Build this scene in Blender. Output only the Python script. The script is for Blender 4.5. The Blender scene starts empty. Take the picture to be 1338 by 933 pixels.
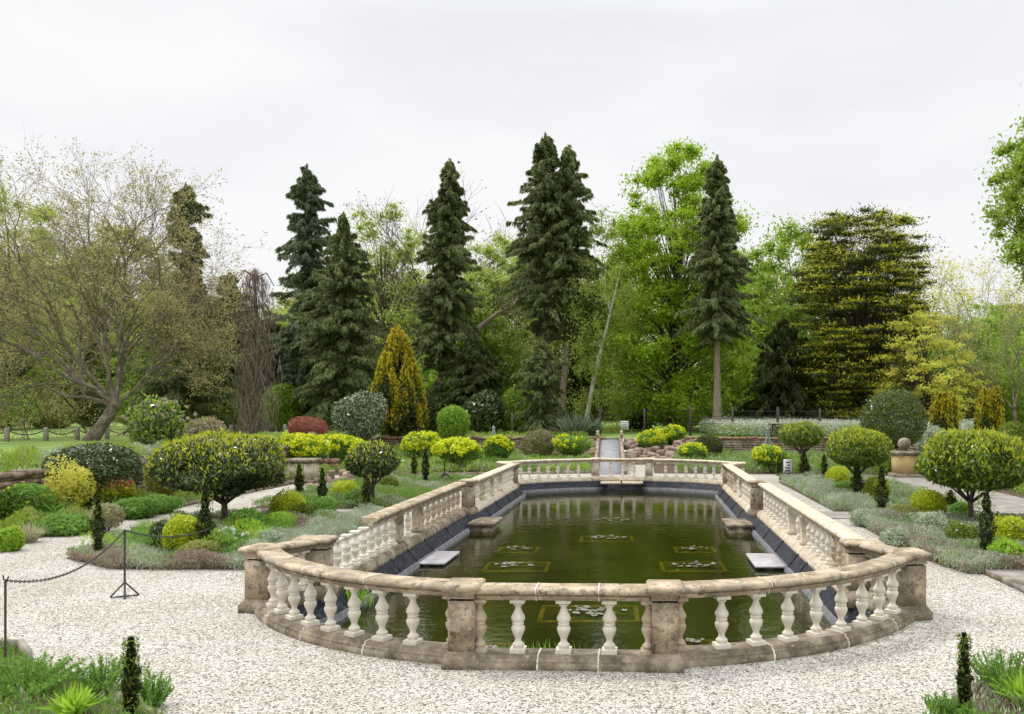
import bpy, math, random
import numpy as np
from mathutils import Vector
from mathutils.geometry import tessellate_polygon
R = math.radians
PI = math.pi
rng = np.random.default_rng(7)
random.seed(7)
SC = bpy.context.scene
COL = SC.collection

# ---------------------------------------------------------------- camera
FPX, CH, HY, PX = 1100.0, 2.5, 537.0, 793.0      # focal length in px of a 1338 wide frame, eye height, horizon row, principal column
cam_d = bpy.data.cameras.new('camera'); cam = bpy.data.objects.new('camera', cam_d); COL.objects.link(cam)
cam_d.sensor_width = 36; cam_d.lens = FPX / 1338 * 36
cam_d.shift_x = -(PX - 669) / 1338; cam_d.shift_y = (HY - 466.5) / 1338
cam_d.clip_start = 0.05; cam_d.clip_end = 3000
cam.location = (0, 0, CH); cam.rotation_euler = (R(90), 0, 0)
SC.camera = cam
# ---------------------------------------------------------------- world: overcast
SUN_EL, SUN_AZ = 52, -60          # azimuth measured from +Y towards +X
w = bpy.data.worlds.new('World'); SC.world = w; w.use_nodes = True
nt = w.node_tree; nt.nodes.clear()
out = nt.nodes.new('ShaderNodeOutputWorld'); bg = nt.nodes.new('ShaderNodeBackground')
sky = nt.nodes.new('ShaderNodeTexSky'); sky.sky_type = 'NISHITA'; sky.sun_disc = False
sky.sun_elevation = R(SUN_EL); sky.sun_rotation = R(SUN_AZ); sky.air_density = 1.0; sky.dust_density = 6; sky.ozone_density = 1
tc = nt.nodes.new('ShaderNodeTexCoord'); mp = nt.nodes.new('ShaderNodeMapping'); mp.inputs['Scale'].default_value = (1, 1, 3.2)
nz = nt.nodes.new('ShaderNodeTexNoise'); nz.inputs['Scale'].default_value = 1.7; nz.inputs['Detail'].default_value = 5; nz.inputs['Roughness'].default_value = .5
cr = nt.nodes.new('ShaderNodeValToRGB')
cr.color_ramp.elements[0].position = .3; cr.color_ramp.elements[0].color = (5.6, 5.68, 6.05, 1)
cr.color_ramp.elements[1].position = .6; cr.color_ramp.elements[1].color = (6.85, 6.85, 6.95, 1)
mx = nt.nodes.new('ShaderNodeMix'); mx.data_type = 'RGBA'; mx.inputs[0].default_value = .96
L = nt.links.new
L(tc.outputs['Generated'], mp.inputs[0]); L(mp.outputs[0], nz.inputs['Vector']); L(nz.outputs['Fac'], cr.inputs[0])
L(sky.outputs[0], mx.inputs[6]); L(cr.outputs[0], mx.inputs[7]); sx = nt.nodes.new('ShaderNodeSeparateXYZ'); L(tc.outputs['Generated'], sx.inputs[0])
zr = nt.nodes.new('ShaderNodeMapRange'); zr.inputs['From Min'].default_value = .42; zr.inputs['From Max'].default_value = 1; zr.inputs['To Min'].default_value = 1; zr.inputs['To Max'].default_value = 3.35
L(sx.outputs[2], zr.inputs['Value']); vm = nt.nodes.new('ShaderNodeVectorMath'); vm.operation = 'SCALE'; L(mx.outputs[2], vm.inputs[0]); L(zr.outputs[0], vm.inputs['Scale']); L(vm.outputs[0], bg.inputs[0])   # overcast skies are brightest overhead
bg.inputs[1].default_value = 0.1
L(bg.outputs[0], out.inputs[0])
sd = bpy.data.lights.new('sun', 'SUN'); sd.energy = 1.5; sd.angle = R(10); sd.color = (1, .96, .9)
so = bpy.data.objects.new('sun', sd); COL.objects.link(so)
d = Vector((math.sin(R(SUN_AZ)) * math.cos(R(SUN_EL)), math.cos(R(SUN_AZ)) * math.cos(R(SUN_EL)), math.sin(R(SUN_EL))))
so.rotation_euler = d.to_track_quat('Z', 'Y').to_euler(); so.location = (-20, 0, 40)
vs = SC.view_settings; SC.display_settings.display_device = 'sRGB'
vs.view_transform = 'Standard'; vs.look = 'None'; vs.gamma = 1; vs.exposure = 0.5; vs.use_curve_mapping = False

# ---------------------------------------------------------------- coordinates
def G(px, py, z=0):
    """point of height z seen at a pixel"""
    Y = (CH - z) * FPX / (py - HY)
    return np.array([(px - PX) * Y / FPX, Y, z])
def XZ(px, py, Y): return (px - PX) * Y / FPX, CH - (py - HY) * Y / FPX
AX = math.atan(.044); CA, SA = math.cos(AX), math.sin(AX)
OX, OY = -.424, 8.27
def W(u, v, z=0): return np.array([OX + u * CA + v * SA, OY - u * SA + v * CA, z])
def UV(x, y): dx, dy = x - OX, y - OY; return dx * CA - dy * SA, dx * SA + dy * CA
def lawn_z(x, y):
    v = UV(x, y)[1]
    return 1.05 + .0113 * min(max(v - 36, 0), 60)

# ---------------------------------------------------------------- mesh building
class MB:
    def __init__(s): s.v = []; s.n = 0; s.f = []
    def add(s, v, f, m=0):
        v = np.asarray(v, float).reshape(-1, 3); f = np.asarray(f, int)
        if len(f) == 0: return s
        s.f.append((f + s.n, m)); s.v.append(v); s.n += len(v); return s
    def poly(s, pts, m=0): return s.add(pts, [list(range(len(pts)))], m)
    def box(s, c, size, rz=0, m=0, taper=1.0):
        sx, sy, sz = [a / 2 for a in size]
        p = np.array([[x * (taper if z > 0 else 1), y * (taper if z > 0 else 1), z] for z in (-sz, sz) for x, y in ((-sx, -sy), (sx, -sy), (sx, sy), (-sx, sy))])
        c_, s_ = math.cos(rz), math.sin(rz)
        q = p.copy(); q[:, 0] = p[:, 0] * c_ - p[:, 1] * s_; q[:, 1] = p[:, 0] * s_ + p[:, 1] * c_
        return s.add(q + np.array(c), [[3, 2, 1, 0], [4, 5, 6, 7], [0, 1, 5, 4], [1, 2, 6, 5], [2, 3, 7, 6], [3, 0, 4, 7]], m)
    def stack(s, c, prof, rz=0, m=0, jit=0):
        """square-plan moulded block: prof = [(halfwidth_x, halfwidth_y, z)]"""
        V = []; c_, s_ = math.cos(rz), math.sin(rz)
        for hx, hy, z in prof:
            for a, b in ((-1, -1), (1, -1), (1, 1), (-1, 1)):
                x, y = a * hx, b * hy
                V.append([c[0] + x * c_ - y * s_, c[1] + x * s_ + y * c_, c[2] + z])
        F = [[3, 2, 1, 0]]
        for i in range(len(prof) - 1):
            for k in range(4): F.append([i * 4 + k, i * 4 + (k + 1) % 4, i * 4 + 4 + (k + 1) % 4, i * 4 + 4 + k])
        n = len(prof) * 4; F.append([n - 4, n - 3, n - 2, n - 1])
        return s.add(V, F, m)
    def tube(s, pts, rad, k=6, m=0, cap=True):
        pts = np.asarray(pts, float); n = len(pts); rad = np.broadcast_to(np.asarray(rad, float), (n,))
        t = np.gradient(pts, axis=0); t /= np.linalg.norm(t, axis=1)[:, None] + 1e-9
        ref = np.array([0, 0, 1.]) if abs(t[0][2]) < .9 else np.array([1., 0, 0])
        a = np.cross(t, ref); a /= np.linalg.norm(a, axis=1)[:, None] + 1e-9; b = np.cross(t, a)
        th = np.arange(k) * 2 * PI / k
        V = pts[:, None, :] + rad[:, None, None] * (np.cos(th)[None, :, None] * a[:, None, :] + np.sin(th)[None, :, None] * b[:, None, :])
        i = np.arange(n - 1)[:, None] * k; j = np.arange(k)[None, :]; j2 = (j + 1) % k
        F = np.stack([i + j, i + j2, i + k + j2, i + k + j], -1).reshape(-1, 4)
        s.add(V.reshape(-1, 3), F, m)
        if cap and k > 3: s.poly(V[-1], m); s.poly(V[0][::-1], m)
        return s
    def lathe(s, c, prof, k=16, m=0):
        th = np.arange(k) * 2 * PI / k
        V = np.array([[c[0] + r * math.cos(a), c[1] + r * math.sin(a), c[2] + z] for r, z in prof for a in th])
        i = np.arange(len(prof) - 1)[:, None] * k; j = np.arange(k)[None, :]; j2 = (j + 1) % k
        s.add(V, np.stack([i + j, i + j2, i + k + j2, i + k + j], -1).reshape(-1, 4), m)
        s.poly(V[-k:], m); s.poly(V[:k][::-1], m); return s
    def leaves(s, c, dr, Ln, Wd, nrm=None, m=0, bend=.12):
        """rhombic leaves: centres, long axes, lengths, widths"""
        N = len(c)
        if N == 0: return s
        dr = dr / (np.linalg.norm(dr, axis=1)[:, None] + 1e-9)
        if nrm is None: nrm = rng.normal(size=(N, 3))
        sd_ = np.cross(dr, nrm); sd_ /= np.linalg.norm(sd_, axis=1)[:, None] + 1e-9
        nn = np.cross(sd_, dr)
        Ln = np.broadcast_to(Ln, (N,))[:, None]; Wd = np.broadcast_to(Wd, (N,))[:, None]
        p0 = c - dr * Ln * .5; p2 = c + dr * Ln * .5 - nn * Ln * bend
        mid = c - dr * Ln * .05
        V = np.stack([p0, mid + sd_ * Wd * .5 + nn * Wd * .1, p2, mid - sd_ * Wd * .5 + nn * Wd * .1], 1)
        F = np.arange(N * 4).reshape(N, 4)
        return s.add(V.reshape(-1, 3), F, m)
    def mesh(s, name, mats, off=(0, 0, 0), smooth=False):
        me = bpy.data.meshes.new(name)
        V = np.concatenate(s.v) - np.array(off)
        loops = []; starts = []; mi = []; st = 0
        for f, m in s.f:
            n, k = f.shape
            loops.append(f.ravel()); starts.append(st + np.arange(n) * k); st += n * k; mi.append(np.full(n, m))
        loops = np.concatenate(loops); starts = np.concatenate(starts); mi = np.concatenate(mi)
        me.vertices.add(len(V)); me.vertices.foreach_set('co', V.astype(np.float32).ravel())
        me.loops.add(len(loops)); me.loops.foreach_set('vertex_index', loops.astype(np.int32))
        me.polygons.add(len(starts)); me.polygons.foreach_set('loop_start', starts.astype(np.int32))
        me.polygons.foreach_set('material_index', mi.astype(np.int32))
        if smooth: me.polygons.foreach_set('use_smooth', np.ones(len(starts), bool))
        for mt in (mats if isinstance(mats, (list, tuple)) else [mats]): me.materials.append(mt)
        me.update(calc_edges=True)
        return me

def tag(o, label=None, cat=None, group=None, kind=None):
    if label: o['label'] = label
    if cat: o['category'] = cat
    if group: o['group'] = group
    if kind: o['kind'] = kind
    return o
def thing(name, loc, label, cat, group=None):
    o = bpy.data.objects.new(name, None); o.empty_display_size = .1; COL.objects.link(o); o.location = tuple(loc)
    return tag(o, label, cat, group)
def obj(name, mb, mats, parent=None, smooth=False, loc=None):
    """mb holds world coordinates; the object origin sits at its parent's origin (or at loc)"""
    if parent is not None:
        off = np.array(parent.location); p = parent.parent
        while p is not None: off = off + np.array(p.location); p = p.parent
    else: off = np.array(loc if loc is not None else (0, 0, 0))
    me = mb.mesh(name, mats, off, smooth)
    o = bpy.data.objects.new(name, me); COL.objects.link(o)
    if parent is not None: o.parent = parent
    else: o.location = tuple(off)
    return o
def copy_tree(o, parent=None):
    c = o.copy(); COL.objects.link(c); c.parent = parent
    for ch in list(o.children): copy_tree(ch, c)
    return c

# ---------------------------------------------------------------- materials
def newmat(name):
    m = bpy.data.materials.new(name); m.use_nodes = True; t = m.node_tree; t.nodes.clear()
    o = t.nodes.new('ShaderNodeOutputMaterial'); return m, t, o
def ramp(t, stops, interp='LINEAR'):
    r = t.nodes.new('ShaderNodeValToRGB'); e = r.color_ramp.elements; r.color_ramp.interpolation = interp
    while len(e) < len(stops): e.new(.5)
    for i, (p, c) in enumerate(stops): e[i].position = p; e[i].color = (*c, 1) if len(c) == 3 else c
    return r
def noise(t, scale, detail=4, rough=.6, vec=None):
    n = t.nodes.new('ShaderNodeTexNoise'); n.inputs['Scale'].default_value = scale; n.inputs['Detail'].default_value = detail; n.inputs['Roughness'].default_value = rough
    if vec is not None: t.links.new(vec, n.inputs['Vector'])
    return n
def mixc(t, fac, a, b, mode='MIX'):
    m = t.nodes.new('ShaderNodeMix'); m.data_type = 'RGBA'; m.blend_type = mode
    for sock, val in ((m.inputs[0], fac), (m.inputs[6], a), (m.inputs[7], b)):
        if hasattr(val, 'is_output') or hasattr(val, 'links'): t.links.new(val, sock)
        elif isinstance(val, (int, float)): sock.default_value = val
        else: sock.default_value = (*val, 1)
    return m.outputs[2]
def leafmat(name, c0, c1, c2, trans=.28, rough=.55, patch=.35, pscale=.8, spec=.25):
    m, t, o = newmat(name)
    g = t.nodes.new('ShaderNodeNewGeometry'); r = ramp(t, [(0, c0), (.55, c1), (1, c2)])
    t.links.new(g.outputs['Random Per Island'], r.inputs[0])
    tc = t.nodes.new('ShaderNodeTexCoord'); n = noise(t, pscale, 3, .6, tc.outputs['Object'])
    r2 = ramp(t, [(.35, tuple(c * .62 for c in c0)), (.7, c2)]); t.links.new(n.outputs['Fac'], r2.inputs[0])
    col = mixc(t, patch, r.outputs[0], r2.outputs[0])
    p = t.nodes.new('ShaderNodeBsdfPrincipled'); p.inputs['Roughness'].default_value = rough; p.inputs['Specular IOR Level'].default_value = spec
    tr = t.nodes.new('ShaderNodeBsdfTranslucent'); ms = t.nodes.new('ShaderNodeMixShader'); ms.inputs[0].default_value = trans
    t.links.new(col, p.inputs['Base Color'])
    hs = mixc(t, .5, col, (.5, .6, .08), 'MULTIPLY'); t.links.new(mixc(t, .5, col, tuple(min(1, c * 1.6) for c in c2)), tr.inputs[0])
    t.links.new(p.outputs[0], ms.inputs[1]); t.links.new(tr.outputs[0], ms.inputs[2]); t.links.new(ms.outputs[0], o.inputs[0])
    return m
def surf(name, stops, scale=4, rough=.9, bump=.3, bscale=30, detail=6, spots=None, spec=.2, metal=0, stretch=None, dist=.01):
    m, t, o = newmat(name)
    tc = t.nodes.new('ShaderNodeTexCoord'); vec = tc.outputs['Object']
    gp = t.nodes.new('ShaderNodeNewGeometry'); vec = gp.outputs['Position']
    if stretch:
        mp = t.nodes.new('ShaderNodeMapping'); mp.inputs['Scale'].default_value = stretch; t.links.new(vec, mp.inputs[0]); vec = mp.outputs[0]
    n = noise(t, scale, detail, .65, vec); r = ramp(t, stops); t.links.new(n.outputs['Fac'], r.inputs[0]); col = r.outputs[0]
    if spots:
        for (sc, lo, hi, c, amt) in spots:
            n2 = noise(t, sc, 5, .7, vec); r2 = ramp(t, [(lo, (0, 0, 0)), (hi, (amt,) * 3)]); t.links.new(n2.outputs['Fac'], r2.inputs[0])
            col = mixc(t, r2.outputs[0], col, c)
    p = t.nodes.new('ShaderNodeBsdfPrincipled'); p.inputs['Roughness'].default_value = rough; p.inputs['Specular IOR Level'].default_value = spec; p.inputs['Metallic'].default_value = metal
    t.links.new(col, p.inputs['Base Color'])
    nb = noise(t, bscale, 6, .7, vec); b = t.nodes.new('ShaderNodeBump'); b.inputs['Strength'].default_value = bump; b.inputs['Distance'].default_value = dist
    t.links.new(nb.outputs['Fac'], b.inputs['Height']); t.links.new(b.outputs[0], p.inputs['Normal']); t.links.new(p.outputs[0], o.inputs[0])
    return m

M = {}
M['stone'] = surf('weathered_stone', [(.3, (.12, .095, .062)), (.42, (.31, .245, .16)), (.54, (.48, .39, .265)), (.7, (.64, .56, .43))], 5.5, .92, .9, 45,
                  spots=[(11, .5, .6, (.12, .1, .075), .75), (26, .6, .68, (.62, .58, .5), .75), (2.1, .5, .64, (.25, .22, .17), .55), (5, .58, .68, (.05, .04, .028), .8), (60, .58, .66, (.09, .07, .05), .6)], dist=.0035)
M['stone_dark'] = surf('damp_stone', [(.3, (.07, .058, .042)), (.5, (.2, .16, .11)), (.7, (.4, .34, .25))], 4, .9, .7, 45,
                       spots=[(12, .55, .63, (.3, .27, .22), .7), (30, .6, .68, (.55, .52, .46), .6), (3, .55, .65, (.05, .045, .03), .7)], dist=.0035)
M['stone_pale'] = surf('pale_stone', [(.3, (.36, .29, .2)), (.5, (.52, .45, .34)), (.7, (.66, .6, .5))], 5, .9, .6, 45,
                       spots=[(9, .55, .66, (.24, .18, .11), .7), (26, .62, .7, (.12, .1, .08), .6)], dist=.0035)
M['cream'] = surf('new_cast_stone', [(.3, (.6, .55, .45)), (.6, (.71, .66, .56)), (.8, (.76, .73, .65))], 6, .8, .15, 60, spots=[(7, .6, .75, (.42, .35, .24), .5), (30, .62, .7, (.4, .34, .25), .5)], dist=.0035)
M['old_bal'] = surf('old_baluster_stone', [(.3, (.3, .23, .15)), (.5, (.48, .4, .29)), (.7, (.62, .55, .44))], 7, .9, .6, 50, spots=[(14, .55, .65, (.16, .12, .08), .6)], dist=.0035)
M['mortar'] = surf('mortar', [(.3, (.4, .34, .25)), (.5, (.6, .55, .46)), (.7, (.72, .68, .6))], 9, .9, .4, 60, dist=.0035)
M['ochre_stone'] = surf('ochre_ashlar', [(.3, (.36, .25, .1)), (.55, (.5, .38, .18)), (.75, (.6, .52, .36))], 4, .9, .5, 40, spots=[(8, .58, .7, (.2, .16, .1), .6)], dist=.0035)
M['liner'] = surf('black_liner', [(.3, (.008, .009, .013)), (.6, (.02, .022, .03)), (.8, (.05, .05, .06))], 3, .5, .9, 9, spots=[(16, .56, .66, (.2, .2, .2), .5)], spec=.18, dist=.03)
M['liner_edge'] = surf('pale_liner_band', [(.3, (.1, .1, .11)), (.6, (.2, .2, .21)), (.8, (.34, .34, .34))], 8, .6, .5, 12)
M['slab'] = surf('white_slab', [(.3, (.26, .25, .25)), (.55, (.4, .385, .39)), (.8, (.5, .48, .48))], 5, .45, .3, 30, spots=[(10, .6, .7, (.3, .24, .18), .6)])
M['paving'] = surf('grey_paving', [(.3, (.16, .145, .125)), (.55, (.26, .24, .215)), (.75, (.4, .37, .33))], 2.2, .85, .6, 25, spots=[(14, .56, .66, (.1, .09, .07), .6), (40, .6, .68, (.5, .46, .4), .5)])
M['concrete'] = surf('ramp_concrete', [(.3, (.2, .205, .215)), (.7, (.32, .32, .33))], 4, .85, .3, 25)
M['rubble'] = surf('rubble_stone', [(.3, (.12, .085, .065)), (.5, (.27, .2, .15)), (.7, (.46, .39, .32))], 2.5, .95, .8, 20, spots=[(9, .55, .65, (.1, .06, .045), .7)])
M['brickred'] = surf('red_coping_brick', [(.3, (.15, .065, .045)), (.5, (.29, .16, .11)), (.7, (.46, .38, .3))], 6, .95, .7, 20)
M['soil'] = surf('soil', [(.3, (.05, .035, .022)), (.6, (.11, .08, .055)), (.8, (.2, .16, .11))], 7, .98, .9, 40)
M['pond_mud'] = surf('pond_mud', [(.3, (.02, .02, .006)), (.5, (.05, .052, .012)), (.7, (.1, .1, .025))], 1.2, .9, .3, 8, spots=[(5, .55, .7, (.1, .08, .03), .5)])
M['bark'] = surf('bark', [(.3, (.05, .04, .03)), (.5, (.12, .095, .07)), (.7, (.22, .18, .14))], 5, .95, .9, 14, stretch=(3, 3, .5), dist=.05)
M['bark_pale'] = surf('pale_bark', [(.3, (.16, .12, .09)), (.5, (.28, .22, .17)), (.7, (.4, .34, .28))], 5, .95, .9, 12, stretch=(3, 3, .5), dist=.05)
M['bark_birch'] = surf('birch_bark', [(.35, (.2, .17, .13)), (.45, (.45, .42, .35)), (.7, (.62, .6, .54))], 3, .9, .5, 12, stretch=(1, 1, 3))
M['twig'] = surf('grey_twig', [(.3, (.08, .065, .05)), (.5, (.17, .14, .105)), (.7, (.32, .27, .22))], 3, .95, .2, 12)
M['iron'] = surf('black_iron', [(.3, (.02, .022, .022)), (.7, (.06, .06, .058))], 20, .55, .3, 60, spec=.4)
M['steel'] = surf('rusty_steel', [(.3, (.05, .035, .03)), (.7, (.14, .09, .07))], 30, .6, .3, 60)
M['wood_dark'] = surf('dark_timber', [(.3, (.05, .045, .04)), (.7, (.13, .11, .09))], 6, .85, .5, 30, stretch=(4, 1, 4))
M['wood_grey'] = surf('grey_timber', [(.3, (.2, .18, .15)), (.7, (.36, .33, .28))], 6, .9, .5, 30)
M['sage_paint'] = surf('sage_paint', [(.3, (.2, .26, .24)), (.7, (.3, .36, .33))], 6, .7, .2, 30)
M['white'] = surf('white_panel', [(.3, (.72, .72, .7)), (.7, (.8, .8, .79))], 6, .6, .05, 30)
M['ink'] = surf('dark_print', [(.3, (.05, .05, .06)), (.7, (.09, .09, .1))], 6, .7, .05, 30)
M['yellow_rim'] = surf('yellow_rim', [(.3, (.4, .27, .04)), (.5, (.7, .5, .08)), (.7, (.85, .68, .18))], 6, .5, .3, 30, spots=[(7, .5, .66, (.12, .11, .03), .85)], spec=.4)
M['basket_in'] = surf('basket_mud', [(.3, (.02, .024, .008)), (.7, (.05, .05, .02))], 6, .08, .3, 30, spec=.5)
M['pad'] = surf('lily_pad_skin', [(.3, (.05, .06, .03)), (.5, (.14, .14, .1)), (.7, (.34, .32, .3))], 14, .25, .3, 30, spec=.8)
# foliage
M['f_conifer'] = leafmat('conifer_foliage', (.065, .09, .028), (.14, .175, .06), (.27, .31, .12), .34, .6, .4, .5)
M['f_conifer_blue'] = leafmat('blue_green_conifer', (.06, .085, .045), (.13, .17, .09), (.24, .29, .155), .34, .6, .4, .5)
M['f_yew'] = leafmat('dark_yew', (.03, .044, .012), (.068, .09, .022), (.14, .17, .045), .22, .6, .4, .5)
M['f_bright'] = leafmat('bright_maple', (.13, .25, .012), (.25, .4, .02), (.42, .58, .045), .42, .5, .35, .5)
M['f_mid'] = leafmat('mid_green', (.11, .2, .02), (.22, .36, .035), (.38, .52, .07), .35, .5, .4, .4)
M['f_lime'] = leafmat('pale_lime', (.2, .27, .04), (.34, .43, .08), (.5, .58, .15), .42, .5, .35, .4)
M['f_olive'] = leafmat('olive_leaf', (.15, .17, .04), (.28, .3, .07), (.44, .45, .13), .35, .5, .4, .4)
M['f_yellow'] = leafmat('yellow_oak', (.42, .41, .04), (.62, .6, .08), (.78, .74, .16), .42, .5, .3, .5)
M['f_gold'] = leafmat('golden_yew', (.34, .25, .012), (.56, .44, .025), (.76, .64, .06), .25, .5, .3, 1.5)
M['f_goldtip'] = leafmat('golden_tips', (.3, .32, .015), (.5, .5, .025), (.7, .66, .05), .25, .5, .4, .6)
M['f_laurel'] = leafmat('glossy_laurel', (.02, .036, .01), (.05, .085, .02), (.13, .18, .045), .14, .24, .3, 2, spec=.6)
M['f_newlaurel'] = leafmat('new_growth', (.24, .3, .015), (.4, .46, .025), (.6, .62, .05), .35, .4, .3, 2)
M['f_box'] = leafmat('box_leaf', (.05, .085, .01), (.13, .19, .02), (.28, .35, .04), .25, .45, .35, 3)
M['f_privet'] = leafmat('fresh_evergreen', (.03, .065, .008), (.085, .15, .014), (.26, .37, .04), .25, .3, .3, 3, spec=.5)
M['f_goldbox'] = leafmat('golden_box', (.16, .25, .01), (.36, .46, .02), (.64, .7, .04), .35, .45, .35, 4)
M['f_cypress'] = leafmat('column_yew', (.01, .02, .007), (.024, .042, .014), (.07, .1, .03), .1, .6, .35, 6)
M['f_lavender'] = leafmat('lavender_grey', (.2, .25, .14), (.37, .44, .28), (.58, .65, .48), .2, .7, .45, 2)
M['f_mauve'] = leafmat('dry_heather', (.16, .12, .08), (.31, .24, .17), (.48, .4, .3), .15, .8, .4, 3)
M['f_green'] = leafmat('perennial_green', (.07, .15, .02), (.14, .28, .04), (.26, .45, .08), .35, .45, .35, 3)
M['f_fresh'] = leafmat('fresh_lime', (.16, .3, .02), (.28, .46, .03), (.42, .62, .07), .4, .45, .3, 3)
M['f_euph'] = leafmat('euphorbia_heads', (.42, .5, .01), (.62, .7, .02), (.78, .84, .05), .3, .5, .25, 3)
M['f_white'] = leafmat('white_petals', (.6, .62, .5), (.74, .75, .66), (.82, .82, .78), .3, .5, .1, 3)
M['f_parsley'] = leafmat('cow_parsley_heads', (.45, .5, .32), (.6, .66, .46), (.75, .78, .62), .3, .5, .3, 1)
M['f_red'] = leafmat('red_leaf', (.16, .04, .03), (.3, .08, .06), (.46, .2, .14), .3, .5, .3, 3)
M['f_pink'] = leafmat('pink_petals', (.4, .15, .3), (.5, .22, .4), (.6, .35, .5), .3, .5, .2, 3)
M['f_straw'] = leafmat('straw_grass', (.24, .24, .12), (.38, .37, .2), (.55, .52, .34), .3, .7, .2, 3)
M['f_brown'] = leafmat('dead_twigs', (.13, .095, .075), (.25, .19, .15), (.4, .32, .27), .05, .9, .3, .5)
M['f_bud'] = leafmat('brown_buds', (.2, .15, .07), (.34, .27, .13), (.52, .48, .2), .3, .6, .3, .3)
M['f_crow'] = leafmat('dark_seed_tufts', (.02, .015, .012), (.04, .03, .025), (.07, .05, .04), .0, .9, .2, 1)
M['f_reed'] = leafmat('reed_blade', (.1, .25, .02), (.2, .42, .03), (.35, .55, .08), .35, .4, .2, 3)
M['f_yucca'] = leafmat('yucca_blade', (.06, .1, .06), (.12, .17, .11), (.22, .28, .18), .15, .5, .2, 3)

def gravel_mat():
    m, t, o = newmat('gravel'); g = t.nodes.new('ShaderNodeNewGeometry'); vec = g.outputs['Position']
    def vor(sc, feat='F1'):
        v = t.nodes.new('ShaderNodeTexVoronoi'); v.inputs['Scale'].default_value = sc; v.feature = feat; t.links.new(vec, v.inputs['Vector']); return v
    v1 = vor(56); v2 = vor(56, 'DISTANCE_TO_EDGE')
    sep = t.nodes.new('ShaderNodeSeparateColor'); t.links.new(v1.outputs['Color'], sep.inputs[0])
    r = ramp(t, [(0, (.1, .085, .07)), (.12, (.2, .175, .14)), (.26, (.41, .38, .325)), (.5, (.565, .55, .495)), (1, (.7, .695, .65))]); t.links.new(sep.outputs[0], r.inputs[0])
    e = ramp(t, [(.0, (.3, .25, .21)), (.12, (1, 1, 1))]); t.links.new(v2.outputs['Distance'], e.inputs[0])
    col = mixc(t, 1.0, r.outputs[0], e.outputs[0], 'MULTIPLY')
    n = noise(t, .7, 5, .6, vec); rn = ramp(t, [(.35, (.85, .84, .79)), (.6, (1, 1, 1))]); t.links.new(n.outputs['Fac'], rn.inputs[0])
    col = mixc(t, 1.0, col, rn.outputs[0], 'MULTIPLY')
    n3 = noise(t, 9, 4, .7, vec); r3 = ramp(t, [(.58, (1, 1, 1)), (.72, (.68, .62, .54))]); t.links.new(n3.outputs['Fac'], r3.inputs[0])
    col = mixc(t, 1.0, col, r3.outputs[0], 'MULTIPLY')
    p = t.nodes.new('ShaderNodeBsdfPrincipled'); p.inputs['Roughness'].default_value = .85; p.inputs['Specular IOR Level'].default_value = .2
    b = t.nodes.new('ShaderNodeBump'); b.inputs['Strength'].default_value = .9; b.inputs['Distance'].default_value = .012
    t.links.new(v2.outputs['Distance'], b.inputs['Height']); t.links.new(b.outputs[0], p.inputs['Normal'])
    t.links.new(col, p.inputs['Base Color']); t.links.new(p.outputs[0], o.inputs[0]); return m
M['gravel'] = gravel_mat()
M['pebble'] = leafmat('loose_pebbles', (.4, .33, .26), (.66, .6, .53), (.82, .79, .75), 0, .85, .1, 3)
M['lawn'] = surf('lawn_grass', [(.3, (.1, .17, .035)), (.5, (.17, .26, .055)), (.7, (.27, .36, .1))], .5, .95, .8, 8, spots=[(6, .5, .7, (.1, .16, .03), .6), (25, .5, .65, (.26, .34, .1), .5)], dist=.05)
def water_mat():
    m, t, o = newmat('pond_water'); g = t.nodes.new('ShaderNodeNewGeometry')
    mp = t.nodes.new('ShaderNodeMapping'); mp.inputs['Scale'].default_value = (1, 1, 1); t.links.new(g.outputs['Position'], mp.inputs[0])
    n = noise(t, 4.5, 3, .5, mp.outputs[0]); n2 = noise(t, 1.1, 2, .5, mp.outputs[0])
    ad = t.nodes.new('ShaderNodeMath'); ad.operation = 'ADD'; t.links.new(n.outputs['Fac'], ad.inputs[0]); t.links.new(n2.outputs['Fac'], ad.inputs[1])
    b = t.nodes.new('ShaderNodeBump'); b.inputs['Strength'].default_value = .16; b.inputs['Distance'].default_value = .035; t.links.new(ad.outputs[0], b.inputs['Height'])
    c = noise(t, .8, 4, .6, g.outputs['Position']); r = ramp(t, [(.3, (.032, .04, .005)), (.7, (.075, .088, .013))]); t.links.new(c.outputs['Fac'], r.inputs[0])
    df = t.nodes.new('ShaderNodeBsdfDiffuse'); t.links.new(r.outputs[0], df.inputs[0]); tp = t.nodes.new('ShaderNodeBsdfTransparent'); tp.inputs[0].default_value = (.62, .62, .3, 1)
    gl = t.nodes.new('ShaderNodeBsdfGlossy'); gl.inputs['Roughness'].default_value = .02; fr = t.nodes.new('ShaderNodeFresnel'); fr.inputs[0].default_value = 1.58
    t.links.new(b.outputs[0], gl.inputs['Normal']); t.links.new(b.outputs[0], fr.inputs['Normal'])
    m1 = t.nodes.new('ShaderNodeMixShader'); m1.inputs[0].default_value = .74; t.links.new(df.outputs[0], m1.inputs[1]); t.links.new(tp.outputs[0], m1.inputs[2])
    m2 = t.nodes.new('ShaderNodeMixShader'); t.links.new(fr.outputs[0], m2.inputs[0]); t.links.new(m1.outputs[0], m2.inputs[1]); t.links.new(gl.outputs[0], m2.inputs[2]); t.links.new(m2.outputs[0], o.inputs[0]); return m
M['water'] = water_mat()

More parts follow.
